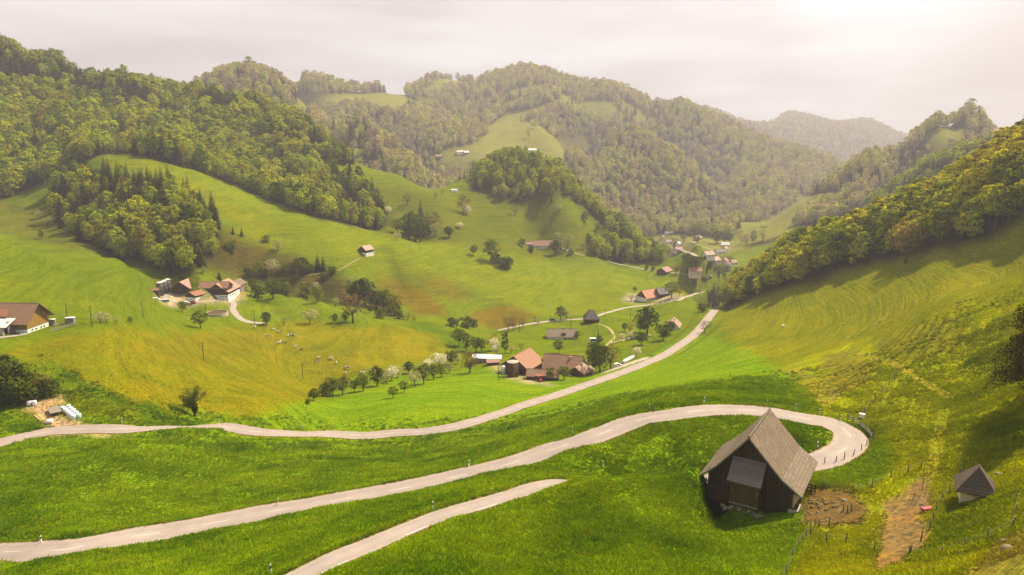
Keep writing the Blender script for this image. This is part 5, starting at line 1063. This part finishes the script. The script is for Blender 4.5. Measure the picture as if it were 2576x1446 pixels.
for q, d_ in (((1985,190),.35),((1265,900),.5),((1830,925),.35),((1850,935),.3),((2455,1250),.6),((2385,705),.5),((2430,1195),.4),((1475,1115),.35)):
    u, v = z5(*q); x, y, z = survey(u, v); s_ = MB().lathe([(d_*.5,-d_*.4),(d_*.8,0),(d_*.62,d_*.4),(d_*.25,d_*.6)], n=9); s_.v = [(a*rng.uniform(.8,1.2),b*rng.uniform(.8,1.2),c_) for a,b,c_ in s_.v]; o = s_.build('boulder', M['stone']); o.location = (x,y,z); tag(o, None, 'rock', 'pale rocks on the right slope'); bk.append((u,o))
ordinals(bk, 'pale rock lying in the grass of the right slope')
# ---------------------------------------------------------------- grass tufts on the near slopes
def tuft(n=26, spread=.42, tall=.34):
    c = np.c_[rng.normal(0,spread*.5,(n,2)), rng.uniform(.02,.1,n)]; th = rng.uniform(0,6.28,n); h_ = rng.uniform(.5,1.1,n)*tall; w_ = rng.uniform(.03,.07,n)
    lean = rng.normal(0,.16,(n,2)); t_ = np.c_[np.cos(th)*w_, np.sin(th)*w_, 0*w_]; up_ = np.c_[lean, h_]
    V = np.stack([c-t_-np.array([0,0,.1]), c+t_-np.array([0,0,.1]), c+up_*.6+t_*.7, c+up_], 1).reshape(-1,3)
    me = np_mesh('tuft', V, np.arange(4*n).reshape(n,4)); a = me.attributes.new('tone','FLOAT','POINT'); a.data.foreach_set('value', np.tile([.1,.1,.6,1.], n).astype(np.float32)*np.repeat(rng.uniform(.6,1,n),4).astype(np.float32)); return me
k = N('grass blades'); la = k.n('Attribute', attribute_name='land', attribute_type='INSTANCER'); oi = k.n('ObjectInfo'); tn = k.n('Attribute', attribute_name='tone')
c = k.mix(k.ramp(oi.outputs['Random'], [(0,0),(1,1)]), k.mix(1., la.outputs['Color'], (1.0,1.02,.9), 'MULTIPLY'), k.mix(1., la.outputs['Color'], (1.95,1.8,1.0), 'MULTIPLY'))
c = k.mix(k.ramp(oi.outputs['Random'], [(.95,0),(.958,1)]), c, (.34,.27,.01))
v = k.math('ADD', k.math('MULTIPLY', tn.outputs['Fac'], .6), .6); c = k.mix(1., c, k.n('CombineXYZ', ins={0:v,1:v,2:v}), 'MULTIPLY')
up_ = k.n('VectorMath', operation='ADD'); sc2 = k.n('VectorMath', operation='SCALE'); k.t.links.new(k.n('NewGeometry').outputs['Normal'], sc2.inputs[0]); sc2.inputs['Scale'].default_value = .45; k.t.links.new(sc2.outputs[0], up_.inputs[0]); up_.inputs[1].default_value = (0,0,1); nn_ = k.n('VectorMath', operation='NORMALIZE'); k.t.links.new(up_.outputs[0], nn_.inputs[0])
d = k.n('BsdfDiffuse', ins={'Color': c, 'Normal': nn_.outputs[0]}); t_ = k.n('BsdfTranslucent', ins={'Color': c}); x_ = k.n('MixShader', ins={0: .25}); k.t.links.new(d.outputs[0], x_.inputs[1]); k.t.links.new(t_.outputs[0], x_.inputs[2]); M['grass'] = k.done(x_.outputs[0])
ts_ = [tuft(), tuft(30,.5,.3), tuft(22,.35,.42), tuft(16,.4,.22)]
n_ = 420000
y_ = np.exp(rng.uniform(math.log(52), math.log(300), n_)); x_ = y_*rng.uniform(-.86,.86,n_)*1.0
z_ = height(x_, y_); u_, v_ = project(x_, y_, z_)
ci = np.clip(((x_/y_-AG[0])/da).round().astype(int),0,NA-1); ri = np.clip(((np.log(y_)-LG[0])/dl).round().astype(int),0,NL-1)
ok = (u_ > -60) & (u_ < 2640) & (v_ < 1500) & (z_/y_ > CRESTS[ri,ci]-.02) & (bestd[ri,ci] > .25)
lc = LAND[ri,ci]; ok &= lc[:,1] > lc[:,0]*.72
blx = (x_-BX)*math.cos(BR)+(y_-BY)*math.sin(BR); bly = -(x_-BX)*math.sin(BR)+(y_-BY)*math.cos(BR); ok &= ~((blx > -5.6) & (blx < 6.6) & (bly > -1.9) & (bly < 12))
ok &= rng.uniform(size=n_) < np.clip((225-y_)/120, 0, 1)*np.where(lc[:,0] > lc[:,1]*.93, .35, 1)
ok &= (fbm(x_, y_, 2.2, 2, 41) > -.9) & (y_ > 40)
lc = lc*np.clip(1+.9*fbm(x_, y_, 9, 4, 61)[:,None]*np.array([1.,.7,.5])+.25*fbm(x_, y_, 1.6, 2, 67)[:,None], .45, 1.8)
x_, y_, z_, lc = x_[ok], y_[ok], z_[ok], lc[ok]; print('tufts', len(x_))
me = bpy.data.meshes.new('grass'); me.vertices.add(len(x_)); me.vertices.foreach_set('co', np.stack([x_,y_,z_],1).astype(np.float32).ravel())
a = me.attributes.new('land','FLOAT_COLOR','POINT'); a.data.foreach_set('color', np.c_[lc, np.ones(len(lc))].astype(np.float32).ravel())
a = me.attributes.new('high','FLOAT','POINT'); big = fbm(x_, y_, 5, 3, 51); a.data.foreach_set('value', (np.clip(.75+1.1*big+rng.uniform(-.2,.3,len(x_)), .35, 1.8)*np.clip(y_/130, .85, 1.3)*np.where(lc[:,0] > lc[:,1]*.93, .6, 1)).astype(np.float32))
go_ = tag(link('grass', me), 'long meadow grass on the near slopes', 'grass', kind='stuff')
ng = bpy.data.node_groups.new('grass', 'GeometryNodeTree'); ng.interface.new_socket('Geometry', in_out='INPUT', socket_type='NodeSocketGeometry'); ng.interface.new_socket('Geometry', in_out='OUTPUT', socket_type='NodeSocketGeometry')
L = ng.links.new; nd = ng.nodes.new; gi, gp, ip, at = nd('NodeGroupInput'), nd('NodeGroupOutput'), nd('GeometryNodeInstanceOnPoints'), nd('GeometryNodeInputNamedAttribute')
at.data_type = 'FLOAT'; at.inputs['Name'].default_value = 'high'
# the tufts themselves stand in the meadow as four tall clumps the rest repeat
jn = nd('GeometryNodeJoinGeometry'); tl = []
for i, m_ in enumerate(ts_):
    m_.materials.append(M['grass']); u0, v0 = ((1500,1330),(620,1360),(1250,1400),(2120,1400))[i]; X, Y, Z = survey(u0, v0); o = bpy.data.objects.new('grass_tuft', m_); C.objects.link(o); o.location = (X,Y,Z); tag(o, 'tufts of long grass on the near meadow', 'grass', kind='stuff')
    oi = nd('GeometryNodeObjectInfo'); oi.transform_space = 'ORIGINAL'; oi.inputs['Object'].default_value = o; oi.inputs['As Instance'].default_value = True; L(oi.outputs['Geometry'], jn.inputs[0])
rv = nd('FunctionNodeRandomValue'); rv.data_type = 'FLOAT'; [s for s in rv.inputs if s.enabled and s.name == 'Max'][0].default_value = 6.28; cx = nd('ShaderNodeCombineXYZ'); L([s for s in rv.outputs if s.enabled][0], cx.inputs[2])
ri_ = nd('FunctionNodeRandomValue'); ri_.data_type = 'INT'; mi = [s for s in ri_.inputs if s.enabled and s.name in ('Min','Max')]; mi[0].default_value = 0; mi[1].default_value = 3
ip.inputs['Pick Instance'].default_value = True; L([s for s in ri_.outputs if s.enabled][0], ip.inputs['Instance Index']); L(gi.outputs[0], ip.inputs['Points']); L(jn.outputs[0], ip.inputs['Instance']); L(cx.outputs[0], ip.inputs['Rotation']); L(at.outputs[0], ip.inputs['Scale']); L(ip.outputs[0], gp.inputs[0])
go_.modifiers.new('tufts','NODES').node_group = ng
# ---------------------------------------------------------------- sky, sun, air, camera
SUN_AZ, SUN_EL = R(54), R(53)            # azimuth measured from straight ahead towards the right
sd = Vector((math.sin(SUN_AZ)*math.cos(SUN_EL), math.cos(SUN_AZ)*math.cos(SUN_EL), math.sin(SUN_EL)))
sl = bpy.data.lights.new('sun', 'SUN'); sl.energy = 5.0; sl.angle = R(2.0); sl.color = (1, .88, .66)
so = bpy.data.objects.new('sun', sl); C.objects.link(so); so.rotation_euler = (-sd).to_track_quat('-Z', 'Y').to_euler()
w = bpy.data.worlds.new('World'); bpy.context.scene.world = w; w.use_nodes = True; t = w.node_tree; t.nodes.clear()
o = t.nodes.new('ShaderNodeOutputWorld'); bg = t.nodes.new('ShaderNodeBackground'); bg.inputs[1].default_value = .1; t.links.new(bg.outputs[0], o.inputs[0])
sk = t.nodes.new('ShaderNodeTexSky'); sk.sky_type = 'NISHITA'; sk.sun_disc = False; sk.sun_elevation = SUN_EL; sk.sun_rotation = SUN_AZ
tc = t.nodes.new('ShaderNodeTexCoord')
mp = t.nodes.new('ShaderNodeMapping'); mp.inputs['Scale'].default_value = (1.2, 1.2, 7.0); t.links.new(tc.outputs['Generated'], mp.inputs[0])
nz = t.nodes.new('ShaderNodeTexNoise'); nz.inputs['Scale'].default_value = 2.0; nz.inputs['Detail'].default_value = 5; nz.inputs['Roughness'].default_value = .5; t.links.new(mp.outputs[0], nz.inputs['Vector'])
rp = t.nodes.new('ShaderNodeValToRGB'); t.links.new(nz.outputs[0], rp.inputs[0])
rp.color_ramp.elements[0].position = .4; rp.color_ramp.elements[0].color = (.26,.345,.37,1); rp.color_ramp.elements[1].position = .62; rp.color_ramp.elements[1].color = (1.15,1.33,1.4,1)
dp = t.nodes.new('ShaderNodeVectorMath'); dp.operation = 'DOT_PRODUCT'; t.links.new(tc.outputs['Generated'], dp.inputs[0]); dp.inputs[1].default_value = Vector((.455,.865,.20)).normalized()
gl = t.nodes.new('ShaderNodeMapRange'); gl.inputs[1].default_value = .986; gl.inputs[2].default_value = 1.0; gl.inputs[3].default_value = 0; gl.inputs[4].default_value = 1.0; gl.interpolation_type = 'SMOOTHSTEP'; t.links.new(dp.outputs['Value'], gl.inputs[0])
ad = t.nodes.new('ShaderNodeMix'); ad.data_type = 'RGBA'; ad.blend_type = 'ADD'; ad.inputs[0].default_value = 1; t.links.new(rp.outputs[0], ad.inputs[6]); t.links.new(gl.outputs[0], ad.inputs[7])
sc_ = t.nodes.new('ShaderNodeVectorMath'); sc_.operation = 'SCALE'; sc_.inputs['Scale'].default_value = 2.55; t.links.new(ad.outputs[2], sc_.inputs[0])
mx = t.nodes.new('ShaderNodeMix'); mx.data_type = 'RGBA'; mx.inputs[0].default_value = .93; t.links.new(sk.outputs[0], mx.inputs[6]); t.links.new(sc_.outputs[0], mx.inputs[7]); t.links.new(mx.outputs[2], bg.inputs[0])
# haze
HAZE = True
if HAZE:
    zt, zb = float(ZG.max())+45, float(ZG.min())-1
    hz = MB().box((0, 4500, (zt+zb)/2), (26000, 9400, zt-zb)).build('haze', None); tag(hz, kind='stuff')
    hz['label'] = 'thin pinkish haze filling the valley'
    hm = bpy.data.materials.new('haze'); hm.use_nodes = True; q = hm.node_tree; q.nodes.clear()
    ho = q.nodes.new('ShaderNodeOutputMaterial'); pv = q.nodes.new('ShaderNodeVolumePrincipled'); q.links.new(pv.outputs[0], ho.inputs['Volume'])
    pv.inputs['Color'].default_value = (.9,.83,.95,1); pv.inputs['Density'].default_value = 1.7e-4; pv.inputs['Anisotropy'].default_value = .12
    hz.data.materials.append(hm)
cam = bpy.data.cameras.new('camera'); cam.sensor_width = 36; cam.lens = FPX/2576*36; cam.clip_end = 30000; cam.clip_start = .5
co = bpy.data.objects.new('camera', cam); C.objects.link(co); co.location = (0, 0, 0); co.rotation_euler = (math.pi/2-PITCH, 0, 0)
S_ = bpy.context.scene; S_.camera = co
vs = S_.view_settings; vs.view_transform = 'Standard'; vs.look = 'None'; vs.exposure = 1.72; vs.gamma = 1; vs.use_curve_mapping = False
cy = S_.cycles; cy.volume_bounces = 0; cy.max_bounces = 5; cy.diffuse_bounces = 2; cy.transmission_bounces = 3; cy.transparent_max_bounces = 6; cy.use_denoising = True
try: cy.denoiser = 'OPENIMAGEDENOISE'
except Exception: pass
